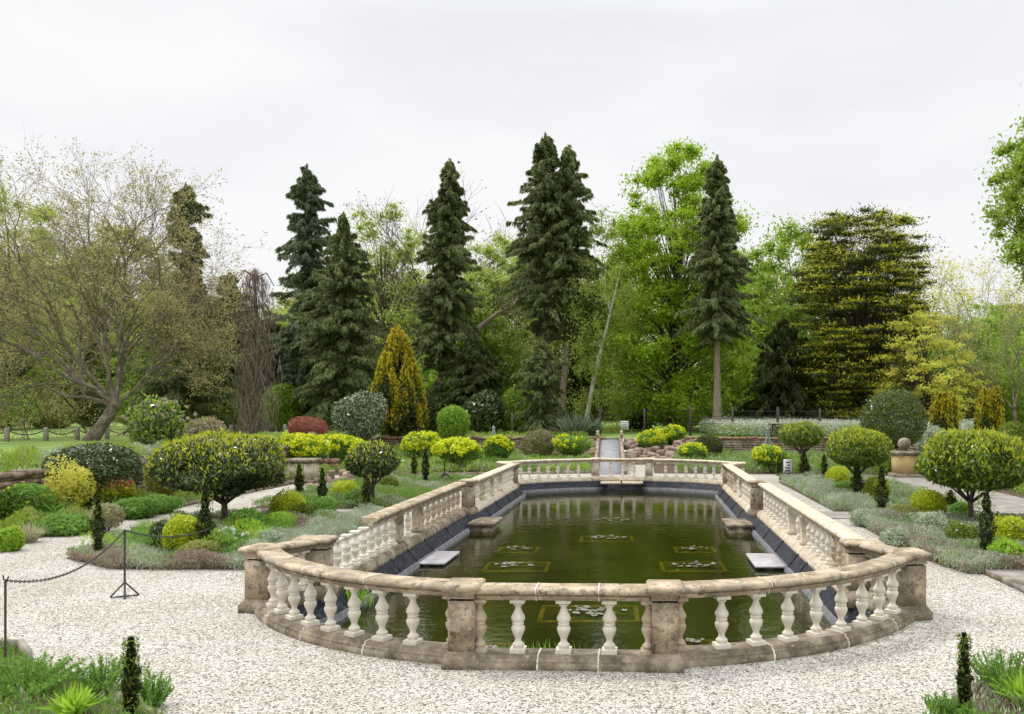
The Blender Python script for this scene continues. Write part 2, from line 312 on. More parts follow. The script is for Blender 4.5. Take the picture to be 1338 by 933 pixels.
# ---------------------------------------------------------------- pond outline (pond coordinates u across, v along)
LEN = 22.2; NEARU, FARU = 3.65, 3.5; VE, VM = 2.95, 11.95
def arc(p0, p1, turn, n=14):
    p0 = np.array(p0, float); p1 = np.array(p1, float); ch = p1 - p0; c = np.linalg.norm(ch)
    Rr = c / (2 * math.sin(turn / 2)); sgn = 1
    mid = (p0 + p1) / 2; nrm = np.array([-ch[1], ch[0]]) / c
    cen = mid + nrm * math.sqrt(Rr * Rr - c * c / 4) * sgn
    a0 = math.atan2(*(p0 - cen)[::-1]); da = turn
    return [cen + Rr * np.array([math.cos(a0 + da * i / n), math.sin(a0 + da * i / n)]) for i in range(n + 1)]
BOW_R = arc((1.12, .14), (3.86, 2.02), R(48))
mir = lambda pts: [np.array((-p[0], p[1])) for p in pts]
flip = lambda pts: [np.array((p[0], LEN - p[1])) for p in pts]
BOW_L = mir(BOW_R)
FBOW_R = flip(BOW_R); FBOW_L = flip(BOW_L)
CORN = (3.98, 2.14)
outline = [(-1.12, 0), (1.12, 0)] + BOW_R + [CORN, (NEARU, VE), (NEARU, VM), (FARU, VM + .02), (FARU, LEN - VE)] + [(3.98, LEN - 2.14)] + FBOW_R[::-1] + [(1.12, LEN), (-1.12, LEN)] + FBOW_L + [(-3.98, LEN - 2.14), (-FARU, LEN - VE), (-FARU, VM + .02), (-NEARU, VM), (-NEARU, VE), (-3.98, 2.14)] + BOW_L[::-1]
outline = [np.array(p, float) for p in outline]
def offset(pts, dist):
    """inward offset of a counter-clockwise ring"""
    n = len(pts); o = []
    for i in range(n):
        a, b, c = pts[i - 1], pts[i], pts[(i + 1) % n]
        e1 = (b - a) / (np.linalg.norm(b - a) + 1e-9); e2 = (c - b) / (np.linalg.norm(c - b) + 1e-9)
        n1 = np.array([-e1[1], e1[0]]); n2 = np.array([-e2[1], e2[0]]); bi = n1 + n2
        k = max(.45, np.dot(bi, bi) / 2); o.append(b + bi / k * dist if k > .45 else b + (bi) * dist)
    return o
def ring(prev, z): return np.array([W(p[0], p[1], z) for p in prev])
def flat(loops, z, name, mat, kind='structure'):
    vv = [[Vector((p[0], p[1], 0)) for p in lp] for lp in loops]
    tri = tessellate_polygon(vv); allv = [p for lp in vv for p in lp]
    V = np.array([(p.x, p.y, z) for p in allv])
    T = []
    for a, b, c in tri:
        cr_ = (V[b] - V[a])[0] * (V[c] - V[a])[1] - (V[b] - V[a])[1] * (V[c] - V[a])[0]
        T.append((a, b, c) if cr_ > 0 else (a, c, b))
    mb = MB().add(V, T); o = obj(name, mb, mat); return tag(o, kind=kind)

hole = ring(outline, 0)
# sunken garden floor: the gravel court
UL, UR, VF = -13.4, 14.2, 36.0
flo = [W(UL, -60), W(UR, -60), W(UR, VF), W(UL, VF)]
flat([flo, list(hole[::-1])], 0, 'gravel_court', M['gravel'])
# raised terrain all round, one sheet with the sunken garden left out
us = sorted([-600, -250, -120, -70, -40, -25, UL, UR, 25, 40, 70, 120, 250, 600]); vss = [-300, -60, -20, 0, 12, 24, VF, 44, 52, 60, 75, 96, 130, 250, 900]
tm = MB(); V = []; F = []
for j, v_ in enumerate(vss):
    for i, u_ in enumerate(us):
        p = W(u_, v_); V.append([p[0], p[1], lawn_z(p[0], p[1])])
n = len(us)
for j in range(len(vss) - 1):
    for i in range(n - 1):
        if UL <= us[i] < UR and us[i + 1] <= UR and us[i] >= UL and vss[j + 1] <= VF and vss[j] >= -60: continue
        F.append([j * n + i, j * n + i + 1, (j + 1) * n + i + 1, (j + 1) * n + i])
tag(obj('lawn', tm.add(V, F), M['lawn']), kind='structure')

# liner, floor, water
def band(o1, z1, o2, z2, mb, m=0):
    a = ring(offset(outline, o1), z1); b = ring(offset(outline, o2), z2); k = len(a)
    mb.add(np.concatenate([a, b]), [[i, (i + 1) % k, k + (i + 1) % k, k + i] for i in range(k)], m)
lm = MB(); band(.12, -.02, .2, -.02, lm, 0); band(.2, -.02, .34, -.22, lm, 0); band(.34, -.22, .38, -.22, lm, 1); band(.38, -.22, .42, -.34, lm, 1); band(.42, -.34, .5, -.9, lm, 0)
def seam(u, v0_):
    s2 = -1 if u > 0 else 1; q = [W(u + s2 * a, v0_ + b_, z) for a, b_, z in ((.17, 0, .0), (.2, .01, -.02), (.34, .02, -.215), (.42, .02, -.34))]
    lm.tube(q, .022, 5, 0)
for u_ in (-1, 1):
    for v_ in (4.2, 5.9, 6.7, 8.1, 9.6): seam(u_ * NEARU, v_ + random.uniform(-.2, .2))
    for v_ in (13.4, 15.0, 16.6, 18.2): seam(u_ * FARU, v_ + random.uniform(-.2, .2))
lo = obj('pond_liner', lm, [M['liner'], M['liner_edge']])
tag(lo, 'black sheet liner lining the inner edge of the pond below the balustrade', 'pond liner')
WZ = -.3
flat([list(ring(offset(outline, .32), 0))], WZ, 'water', M['water'])
flat([list(ring(offset(outline, .45), 0))], -.75, 'pond_floor', M['pond_mud'])

# ---------------------------------------------------------------- balustrade
ZP, ZB, ZT = .13, .655, .785
BP = [(.050, .0), (.050, .02), (.058, .03), (.06, .045), (.045, .06), (.031, .085), (.032, .11), (.045, .15), (.061, .19), (.069, .225), (.064, .25), (.05, .265), (.05, .272),
      (.057, .278), (.058, .292), (.05, .298), (.052, .305), (.065, .325), (.07, .35), (.064, .375), (.049, .405), (.036, .44), (.029, .47), (.03, .49), (.047, .5), (.049, .515), (.04, .522), (.055, .535)]
def bal_mesh(name, mat):
    mb = MB(); hb = ZB - ZP
    mb.box((0, 0, .02), (.15, .15, .04), m=0)
    s = (hb - .04 - .035) / .535
    mb.lathe((0, 0, .04), [(r, z * s) for r, z in BP], 18)
    mb.box((0, 0, hb - .0175), (.145, .145, .035))
    me = mb.mesh(name, mat)
    sm = np.zeros(len(me.polygons), bool)
    for i, p in enumerate(me.polygons): sm[i] = 6 <= i < len(me.polygons) - 8
    me.polygons.foreach_set('use_smooth', sm); return me
BAL = {'new': bal_mesh('baluster', M['cream']), 'old': bal_mesh('baluster', M['old_bal'])}
def both(h): return [(-a, z) for a, z in h] + [(a, z) for a, z in h[::-1]]
COPE = [(a * .84, z) for a, z in both([(.09, .655), (.106, .657), (.108, .672), (.13, .688), (.134, .702), (.112, .706), (.114, .716), (.168, .722), (.184, .736), (.184, .756), (.168, .775), (.136, .785)])]
PLIN = [(a * .87, z) for a, z in both([(.204, -.05), (.2, .062), (.182, .068), (.186, .08), (.172, .094), (.146, .1), (.146, .13)])]
def plen(path):
    d = np.linalg.norm(np.diff(path, axis=0), axis=1); return np.concatenate([[0], np.cumsum(d)])
def at(path, s):
    L_ = plen(path); s = min(max(s, 0), L_[-1]); i = min(np.searchsorted(L_, s, 'right') - 1, len(path) - 2)
    t = (s - L_[i]) / (L_[i + 1] - L_[i]); d_ = (path[i + 1] - path[i]) / (L_[i + 1] - L_[i]); return path[i] + (path[i + 1] - path[i]) * t, d_
def sub(path, s0, s1):
    L_ = plen(path); pts = [at(path, s0)[0]] + [p for p, l in zip(path, L_) if s0 + 1e-3 < l < s1 - 1e-3] + [at(path, s1)[0]]; return np.array(pts)
def sweep(mb, path, prof, m=0, grow=0, wob=0):
    path = np.asarray(path); n = len(path); t = np.gradient(path, axis=0) if n > 2 else np.repeat((path[1:] - path[:1]), 2, 0)
    t = t / np.linalg.norm(t, axis=1)[:, None]; k = len(prof); V = []
    cz = sum(z for _, z in prof) / k
    for p, tt in zip(path, t):
        nn = np.array([-tt[1], tt[0]])
        for o_, z in prof:
            o2 = o_ + math.copysign(grow, o_); z2 = z + (grow if z > cz else -grow)
            q = p + nn * o2; V.append(W(q[0], q[1], z2 + (wob * (random.random() - .5))))
    F = [[i * k + j, (i + 1) * k + j, (i + 1) * k + (j + 1) % k, i * k + (j + 1) % k] for i in range(n - 1) for j in range(k)]
    mb.add(V, F, m); mb.poly(V[:k][::-1], m); mb.poly(V[-k:], m)
def densify(path, step=.22):
    L_ = plen(np.asarray(path)); n = max(2, int(L_[-1] / step) + 1)
    return np.array([at(np.asarray(path), s)[0] for s in np.linspace(0, L_[-1], n)])
def section(path, n, label, old=(), cope_from=0, ends=(.3, .3), pil=(), half=(False, False), joint=.95, lighter=False, skip=()):
    path = np.array(path, float); tot = plen(path)[-1]; mid = at(path, tot / 2)[0]; w0 = W(*mid)
    t = thing('balustrade_section', w0, label, 'balustrade', 'balustrade sections round the pond')
    st = M['stone_pale'] if lighter else M['stone']
    mb = MB(); s = cope_from; js = []
    while s < tot - .02:
        e = min(tot, s + joint)
        if tot - e < .3: e = tot
        sweep(mb, densify(sub(path, s + .004, e - .004)), COPE, wob=.003); js.append(e); s = e
    obj('coping', mb, st, t)
    mb = MB(); s = 0; jp = []
    while s < tot - .02:
        e = min(tot, s + joint)
        if tot - e < .3: e = tot
        sweep(mb, densify(sub(path, s + .004, e - .004)), PLIN, wob=.003); jp.append(e); s = e
    obj('plinth', mb, M['stone_dark'] if not lighter else st, t)
    for lst, pf in ((js[:-1], COPE), (jp[:-1], PLIN)):
        for e in lst:
            mb = MB(); hw_ = random.uniform(.005, .011); sk = random.uniform(-.012, .012)
            sweep(mb, sub(path, e - hw_ + sk, e + hw_ + sk), pf, grow=.0035); obj('mortar_joint', mb, M['mortar'], t)
    for q in pil:
        p, dd = at(path, q); ww = W(p[0], p[1]); rz = math.atan2(dd[1], dd[0]) - AX
        mb = MB(); mb.stack(ww, [(.1, .1, ZP - .002), (.1, .1, ZP + .06), (.085, .085, ZP + .075), (.085, .085, ZB - .05), (.1, .1, ZB - .035), (.1, .1, ZB + .004)], rz)
        obj('pilaster', mb, st, t)
    ps = [(s_, False) for s_ in (n if isinstance(n, (list, tuple, np.ndarray)) else np.linspace(ends[0], tot - ends[1], n))]
    if half[0]: ps.append((.02, True))
    if half[1]: ps.append((tot - .02, True))
    for i, (s_, hf) in enumerate(ps):
        p, dd = at(path, s_)
        kind = 'old' if (hf or (old == 'all') or (old != 'all' and i in old)) else 'new'
        b = bpy.data.objects.new('baluster', BAL[kind]); COL.objects.link(b); b.parent = t
        b.location = tuple(W(p[0], p[1], ZP + .001) - w0); b.rotation_euler = (0, 0, math.atan2(dd[1], dd[0]) - AX)
    return t
def pier(u, v, ang, label, w_=.13, d_=.13, h=.9, mat='stone', panel=False):
    ww = W(u, v); rz = ang - AX
    h -= .065; t = thing('stone_pier', ww, label, 'stone pier', 'stone piers of the pond balustrade')
    m_ = M[mat]
    g = .055
    obj('pier_base', MB().stack(ww, [(w_ + g, d_ + g, -.05), (w_ + g, d_ + g, .095), (w_ + g - .015, d_ + g - .015, .108), (w_ + g - .018, d_ + g - .018, .122), (w_ + .012, d_ + .012, .148), (w_ + .008, d_ + .008, .165)], rz), M['stone_dark'] if mat == 'stone' else m_, t)
    sm = MB().stack(ww, [(w_, d_, .165), (w_, d_, h - .17)], rz)
    sm.stack(ww, [(w_ - .006, d_ - .006, .165), (w_ - .006, d_ - .006, h - .17)], rz)
    obj('shaft', sm, m_, t)
    g = .05
    obj('cap', MB().stack(ww, [(w_ + .01, d_ + .01, h - .15), (w_ + .01, d_ + .01, h - .135), (w_ + .002, d_ + .002, h - .132), (w_ + .006, d_ + .006, h - .11), (w_ + .026, d_ + .026, h - .092), (w_ + .028, d_ + .028, h - .08), (w_ + g - .005, d_ + g - .005, h - .074), (w_ + g + .008, d_ + g + .008, h - .05), (w_ + g + .004, d_ + g + .004, h - .024), (w_ + g - .02, d_ + g - .02, h - .006), (w_ + g - .06, d_ + g - .06, h)], rz), m_, t)
    return t
PL = {(-1, 0): 'left', (1, 0): 'right'}
# piers
for s_, sd_ in ((-1, 'left'), (1, 'right')):
    pier(s_ * .99, .0, 0, f'mossy stone pier at the {sd_} end of the short straight balustrade nearest the viewer', .125, .14, .89)
    pier(s_ * 3.98, 2.14, s_ * R(10), f'big stone corner pier standing on gravel where the {sd_} bow of the near end stops', .165, .16, .88)
    pier(s_ * NEARU, VE, 0, f'wide stone pier where the {sd_} long side meets the near return', .2, .13, .87, 'stone')
    pier(s_ * FARU, VM + .22, 0, f'stone pier at the step halfway along the {sd_} long side of the pond', .14, .14, .9)
    pier(s_ * FARU, LEN - VE, 0, f'stone pier at the far end of the {sd_} long side of the pond', .14, .14, .86)
    pier(s_ * 3.98, LEN - 2.14, -s_ * R(10), f'far corner pier beyond the {sd_} long side, mostly hidden by it', .15, .15, .86, 'stone_pale')
    pier(s_ * .97, LEN, 0, f'narrow {sd_} pier of the far end balustrade in front of the ramp', .14, .13, .87, 'stone_pale')
# sections
section([(-.85, 0), (.85, 0)], [.4, .85, 1.3], 'short straight balustrade nearest the viewer with three cream balusters', half=(True, True), joint=.6)
LB = plen(np.array(BOW_R))[-1]
bs = np.linspace(.46, LB - .28, 8)
section(BOW_R, bs, 'curved right hand bow of the near balustrade with eight cream balusters', half=(True, False))
section(BOW_L, bs, 'curved left hand bow of the near balustrade with eight cream balusters', half=(True, False))
section([(3.92, 2.32), (NEARU + .05, VE - .12)], [.22, .45], 'short right hand return linking near corner pier to long side', old='all')
section([(-3.92, 2.32), (-NEARU - .05, VE - .12)], [.22, .45], 'short left hand return linking near corner pier to long side')
nl = VM - VE - .13; c_ = 7.42 - VE - .13
ns = list(np.linspace(.3, c_ - .65 - .35, 9)) + [c_] + list(np.linspace(c_ + .65 + .35, nl - .3, 8))
section([(-NEARU, VE + .13), (-NEARU, VM)], ns, 'near half of left long side, its first coping stones missing over cream balusters', cope_from=2.05, pil=(c_ - .65, c_ + .65), old=tuple(range(10, 18)))
section([(NEARU, VE + .13), (NEARU, VM)], ns, 'near half of right long side with its coping complete', pil=(c_ - .65, c_ + .65), old=(0, 1, 2, 3), lighter=True)
fl = LEN - VE - VM - .45; c_ = fl / 2 + .05
fs = list(np.linspace(.28, c_ - .7 - .32, 7)) + [c_ - .2, c_ + .2] + list(np.linspace(c_ + .7 + .32, fl - .28, 6))
for s_, sd_ in ((-1, 'left'), (1, 'right')):
    section([(s_ * FARU, VM + .36), (s_ * FARU, LEN - VE - .1)], fs, f'far half of {sd_} long side beyond the stepped pier', pil=(c_ - .7, c_ + .7), lighter=True, old=(3, 4) if s_ < 0 else tuple(range(9, 15)))
    section([(s_ * (FARU + .05), LEN - VE + .12), (s_ * 3.92, LEN - 2.32)], [.2, .42], f'short {sd_} return at the far end of the pond', lighter=True)
section(FBOW_R, bs, 'curved right hand bow of the far end balustrade with pale balusters', lighter=True)
section(FBOW_L, bs, 'curved left hand bow of the far end balustrade with pale balusters', lighter=True)
section([(-.83, LEN), (.83, LEN)], [.42, .84, 1.26], 'short straight balustrade at the far end with three pale balusters', lighter=True)

# things in the pond
def blk(name, u0, u1, v0, v1, z0, z1, mat, label, cat, group=None, lower=None):
    c = W((u0 + u1) / 2, (v0 + v1) / 2, z0); hu, hv = (u1 - u0) / 2, (v1 - v0) / 2
    t = thing(name, c, label, cat, group)
    th_ = .035 if name == 'platform' else .07
    obj('slab_top', MB().stack(c, [(hu, hv, z1 - z0 - th_), (hu, hv, z1 - z0 - .01), (hu - .01, hv - .01, z1 - z0)], -AX), mat, t)
    obj('slab_base', MB().stack(c, [(hu - .06, hv - .06, -.3), (hu - .06, hv - .06, z1 - z0 - th_)], -AX), lower or mat, t)
    return t
blk('platform', -3.38, -2.8, 6.75, 8.05, WZ, -.235, M['slab'], 'thin pale slab over the water by the left wall', 'slab', 'pale slabs at the pond edge', M['liner'])
blk('platform', 2.74, 3.34, 6.65, 8.0, WZ, -.225, M['slab'], 'thin white slab over the water by the right wall', 'slab', 'pale slabs at the pond edge', M['liner'])
for s_, sd_ in ((-1, 'left'), (1, 'right')):
    blk('stone_step', min(s_ * 3.3, s_ * 2.68), max(s_ * 3.3, s_ * 2.68), 11.1, 12.3, WZ, -.1, M['stone_dark'], f'dark mossy stone step projecting into the water from the {sd_} side', 'stone step', 'stone steps in the pond')
blk('spout_ledge', -.75, .75, LEN - .75, LEN - .2, WZ, -.02, M['stone_pale'], 'pale stone ledge under the far balustrade above the liner', 'ledge', lower=M['liner'])
c = W(0, LEN - .8, -.08); sp = MB().tube([c + [0, .2, 0], c, c + [0, -.05, -.03]], .05, 8); sp.tube([c + [0, .02, 0], c + [0, .02, .13]], .03, 6)
tag(obj('spout', sp, M['iron'], None, loc=c), 'dark water spout on the ledge at the far end of the pond', 'spout')
def basket(px, py, wpx, vdep, label, npads, mode=0):
    Y = (CH - WZ) * FPX / (py - HY); x = (px - PX) * Y / FPX; wd = wpx * Y / FPX
    t = thing('planting_basket', (x, Y, WZ), label, 'planting basket', 'square water lily baskets in the pond')
    hx, hy, b = wd / 2, vdep / 2, .07
    mb = MB(); z = WZ - .03
    for cx, cy, sx, sy in ((0, -hy + b / 2, 2 * hx, b), (0, hy - b / 2, 2 * hx, b), (-hx + b / 2, 0, b, 2 * hy - 2 * b), (hx - b / 2, 0, b, 2 * hy - 2 * b)):
        mb.box((x + cx, Y + cy, z - .01), (sx - .002, sy - .002, .03))
    if mode == 0: obj('rim', mb, M['yellow_rim'], t)
    obj('basket_soil', MB().box((x, Y, WZ - .05), (2 * hx - 2 * b, 2 * hy - 2 * b, .03)), M['basket_in'], t)
    for i in range(npads):
        a = random.random() * 6.28; rr = math.sqrt(random.random()) * .8
        px_, py_ = x + math.cos(a) * rr * (hx - b), Y + math.sin(a) * rr * (hy - b); r_ = random.uniform(.03, .07); k = 12; a0 = random.random() * 6.28
        pts = [(px_ + r_ * math.cos(a0 + .25 + 5.78 * j / k), py_ + r_ * math.sin(a0 + .25 + 5.78 * j / k), WZ + .008 + .012 * random.random()) for j in range(k + 1)]
        mb = MB(); ctr = [(px_, py_, WZ + .008)]
        mb.add(ctr + pts, [[0, j + 1, j + 2] for j in range(k)]); obj('lily_pad', mb, M['pad'], t)
basket(676, 738, 84, .95, 'yellow rimmed lily basket left of the pond centre, the wider one', 14)
basket(905, 738, 84, .95, 'yellow rimmed lily basket right of the pond centre, the wider one', 15)
basket(677, 716.5, 54, .7, 'small yellow rimmed lily basket behind the wider left one', 11)
basket(908, 716.5, 54, .7, 'small yellow rimmed lily basket behind the wider right one', 9)
basket(793, 702, 70, .8, 'lily basket in mid pond crowded with pale pads', 22)
basket(799, 679, 62, .9, 'farthest lily basket, low and hardly rimmed, near the far end', 12, 1)
basket(770, 798.5, 130, .95, 'large yellow rimmed lily basket behind the front balusters', 22)
basket(640, 846, 66, .6, 'lily basket close behind the near left pier', 5)
basket(905, 838, 60, .35, 'lily basket just behind the near right pier, mostly hidden', 4)
# reeds
def reeds(px, py, n, h, wd, label, z=WZ, mat='f_reed', cat='reeds', name='reed_clump', sp=1):
    g = G(px, py, z); c = np.stack([g[0] + rng.normal(0, wd / 2.5, n), g[1] + rng.normal(0, wd * sp / 4, n), np.full(n, z)], 1)
    dr = np.stack([rng.normal(0, .28, n), rng.normal(0, .28, n), np.ones(n)], 1); Ln = h * rng.uniform(.5, 1, n)
    dr /= np.linalg.norm(dr, axis=1)[:, None]; c = c + dr * Ln[:, None] * .5
    return tag(obj(name, MB().leaves(c, dr, Ln, .022 * h / .35, bend=.15), M[mat], loc=g), label, cat)
reeds(705, 868, 60, .3, .5, 'green reed shoots in the water behind the front balusters left of centre')
reeds(782, 868, 28, .22, .35, 'sparse green reed shoots in the water between the front balusters')
reeds(655, 690, 50, .1, .3, 'small floating clump of green weed near the left side', cat='water weed', name='water_weed')
reeds(455, 795, 160, .45, .35, 'tall green reeds behind the left bow balusters')
reeds(1120, 790, 160, .45, .35, 'tall green reeds behind the right bow balusters')

# ---------------------------------------------------------------- beds, paths and edgings
def poly_px(pts, z=0): return [G(a, b, z) for a, b in pts]
def uvpoly(pts): return [W(*p) for p in pts]
def bed(name, poly, z, mat): return flat([poly], z, name, mat)
ISL = {'near left': [(-9.0, 5.6), (-7.6, 4.7), (-5.05, 4.75), (-4.95, 11.3), (-9.3, 11.3), (-9.3, 7.4)],
       'far left': [(-9.3, 12.9), (-4.95, 12.9), (-4.95, 21.6), (-6, 22.4), (-9.3, 22.4)],
       'near right': [(9.1, 11.3), (5.5, 11.3), (5.45, 6.4), (5.75, 4.9), (9.2, 4.95)],
       'far right': [(9.1, 22.4), (6.4, 22.4), (5.5, 21.6), (5.5, 12.9), (9.1, 12.9)]}
for k, p in ISL.items(): bed('planting_bed_ground', uvpoly(p), .008, M['soil'])
bed('planting_bed_ground', uvpoly([(-11.3, -60), (-11.3, 4.6), (-11.2, 8), (-11.3, 13), (-11.3, 35.9), (-13.35, 35.9), (-13.35, -60)]), .008, M['soil'])
bed('planting_bed_ground', uvpoly([(-11.3, 24), (-1.2, 25.5), (-1.2, 35.9), (-11.3, 35.9)]), .008, M['soil'])
bed('planting_bed_ground', uvpoly([(1.2, 25.5), (12, 24.6), (12, 35.9), (1.2, 35.9)]), .008, M['soil'])
bed('paved_path', uvpoly([(9.35, -8), (11.6, -8), (11.6, 24.3), (9.35, 24.3)]), .012, M['paving'])
bed('planting_bed_ground', uvpoly([(11.62, -8), (14.1, -8), (14.1, 35.9), (12.1, 35.9), (11.62, 24.5)]), .008, M['soil'])
for s_ in (-1, 1):
    a, b = sorted((s_ * 5.0, s_ * 9.2)); bed('paved_path', uvpoly([(a, 11.45), (b, 11.45), (b, 12.8), (a, 12.8)]), .012, M['paving'] )
# slab path near right, real stone thickness
c = W(7.6, 3.5)
sp = MB()
for i in range(6):
    for j in range(4):
        sp.box(W(6.35 + i * .72, 1.0 + j * .98 + .45, .035), (.71, .965, .09), -AX)
tag(obj('paved_terrace', sp, M['paving']), kind='structure')
FL = [G(-300, 848), G(24, 848), G(40, 866), G(110, 893), G(222, 948), W(-2.9, -4), W(-8, -4)]
FR = [G(1205, 955), G(1250, 912), G(1320, 880), G(1500, 850), W(8, -4), W(2.5, -4)]
bed('planting_bed_ground', FL[::-1], .012, M['soil']); bed('planting_bed_ground', FR[::-1], .012, M['soil'])
def edging(pts, label, mat='stone_dark', h=.07, w_=.06):
    mb = MB(); g = pts[0]
    for a, b in zip(pts[:-1], pts[1:]):
        L_ = np.linalg.norm(b - a); n = max(1, int(L_ / .5)); ang = math.atan2(b[1] - a[1], b[0] - a[0])
        for i in range(n):
            p = a + (b - a) * (i + .5) / n; mb.box((p[0] + random.uniform(-.01, .01), p[1] + random.uniform(-.01, .01), h / 2 - .01 + random.uniform(-.01, .01)), (L_ / n - .015, w_, h), ang + random.uniform(-.02, .02))
    return tag(obj('bed_edging', mb, M[mat], loc=g), label, 'edging')
edging([G(-40, 851), G(25, 851), G(38, 868)], 'weathered timber edging board at the corner of the near left bed', 'wood_grey', .13, .05)
edging([G(110, 895), G(222, 950)], 'dark edging stones of the near left bed running out of frame', 'stone_dark')
edging([G(1252, 912), G(1320, 881), G(1400, 866)], 'dark edging stones of the near right bed')
edging([W(-11.2, 4), W(-11.15, 8), W(-11.25, 13), W(-11.25, 23.5)], 'low stone edging along the left border beside the gravel path', 'stone_dark', .1, .1)
edging([W(-9.1, 22.5), W(-5.5, 22.6)], 'brown edging at the far end of the left island beds', 'rubble', .08)
edging([W(-9.2, 24), W(-5.2, 24.6), W(-1.4, 25.4)], 'brown edging in front of the yellow flowered far bed', 'rubble', .1)
edging([W(6.15, .9), W(6.02, 4.85)], 'kerb stones along the edge of the dark paving at right', 'stone_dark', .09, .1)

# ---------------------------------------------------------------- walls
def rubble_wall(p0, p1, h, label, t_=.35, cope='brickred', name='garden_wall', z0=0):
    p0 = np.array(p0[:2]); p1 = np.array(p1[:2]); d_ = p1 - p0; L_ = np.linalg.norm(d_); ang = math.atan2(d_[1], d_[0]); mid = (p0 + p1) / 2
    t = thing(name, (mid[0], mid[1], z0), label, 'wall', 'retaining walls of the sunken garden')
    nn = np.array([-d_[1], d_[0]]) / L_
    mb = MB(); mb.box((mid[0], mid[1], z0 + h / 2), (L_, t_ - .06, h), ang)
    z = 0
    while z < h - .05:
        hh = random.uniform(.09, .16); s = 0
        while s < L_:
            ww = random.uniform(.2, .5); q = p0 + d_ / L_ * (s + ww / 2)
            mb.box((q[0], q[1], z0 + z + hh / 2), (ww - .02, t_ + random.uniform(-.03, .03), hh - .02), ang)
            s += ww
        z += hh
    obj('masonry', mb, M['rubble'], t)
    mb = MB(); s = 0
    while s < L_:
        ww = random.uniform(.2, .4); q = p0 + d_ / L_ * (s + ww / 2)
        mb.box((q[0], q[1], z0 + h + .05 + random.uniform(-.02, .03)), (ww - .02, t_ + .08 + random.uniform(-.05, .05), .12), ang + random.uniform(-.06, .06)); s += ww
    obj('coping', mb, M[cope], t)
rubble_wall(W(1.6, VF), W(UR, VF), 1.02, 'rubble retaining wall right of the ramp below the meadow')
rubble_wall(W(-1.2, VF), W(UL, VF), 1.02, 'rubble retaining wall left of the ramp behind yellow flowers')
rubble_wall(W(UL, VF - .3), W(UL, -3), 1.02, 'long rubble retaining wall below the left hand lawn', cope='rubble')
rubble_wall(W(UR, -3), W(UR, VF - .3), 1.02, 'long rubble retaining wall below the right hand bank')
# ramp
rt = thing('ramp', W(.35, 31), 'grey concrete ramp climbing from the pond to the lawn', 'ramp')
rc = W(.0, 26.4); r1 = G(797, 577, 1.06)
x0, y0 = XZ(797, 600, 33)[0], 33.0; x1, y1 = r1[0], VF + OY + .8
rm = MB(); hw = .5
rm.add([(x0 - hw, y0, .02), (x0 + hw, y0, .02), (x1 + hw, y1, 1.08), (x1 - hw, y1, 1.08), (x0 - hw, y0, -.1), (x0 + hw, y0, -.1), (x1 + hw, y1, -.1), (x1 - hw, y1, -.1)],
       [[0, 1, 2, 3], [4, 5, 1, 0], [5, 6, 2, 1], [6, 7, 3, 2], [7, 4, 0, 3]])
obj('ramp_surface', rm, M['concrete'], rt)
for s_ in (-1, 1):
    km = MB(); kx0, kx1 = x0 + s_ * (hw + .09), x1 + s_ * (hw + .09)
    km.add([(kx0 - .08, y0, -.05), (kx0 + .08, y0, -.05), (kx1 + .08, y1, -.05), (kx1 - .08, y1, -.05), (kx0 - .08, y0, .14), (kx0 + .08, y0, .14), (kx1 + .08, y1, 1.2), (kx1 - .08, y1, 1.2)], [[3, 2, 1, 0], [4, 5, 6, 7], [0, 1, 5, 4], [1, 2, 6, 5], [2, 3, 7, 6], [3, 0, 4, 7]])
    obj('kerb', km, M['rubble'], rt)
    q = np.array([x1 + s_ * (hw + .12), y1 - 1.2, .95])
    ft = thing('finial_post', q, f'small pale post with ball finial at the {"left" if s_ < 0 else "right"} head of the ramp', 'finial post', 'finial posts at the head of the ramp')
    obj('post', MB().stack(q, [(.07, .07, -.2), (.07, .07, .3), (.09, .09, .32), (.09, .09, .37)], 0), M['stone_pale'], ft)
    obj('ball', MB().lathe(q + [0, 0, .37], [(.02, 0), (.05, .01), (.085, .06), (.09, .1), (.07, .15), (.01, .18)], 10), M['stone_pale'], ft, True)
# rockery either side of the ramp
def rocks(cx, cy, wx, wy, h, n, label, seed):
    rg = random.Random(seed); mb = MB()
    for i in range(n):
        t_ = rg.random(); x = cx + rg.uniform(-wx, wx) / 2; y = cy + (t_ - .5) * wy; z = h * t_ + rg.uniform(-.1, .05); s = rg.uniform(.15, .38)
        mb.stack((x, y, z), [(s * .5, s * .4, -.25), (s * .62, s * .5, s * .1), (s * .5, s * .45, s * .32), (s * .3, s * .25, s * .4)], rg.uniform(0, 3))
    return tag(obj('rockery', mb, M['rubble'], loc=(cx, cy, 0)), label, 'rockery', kind='stuff')
rocks(x0 - 2.3, 41.5, 3.6, 5, .95, 190, 'brown rockery stones left of the ramp', 3)
rocks(x0 + 2.9, 41.5, 4.4, 5, .95, 230, 'brown rockery stones right of the ramp', 4)
rocks(-10.2, 29.5, 4.5, 2.6, .3, 60, 'tumbled stones beside the ruined left pedestal', 5)

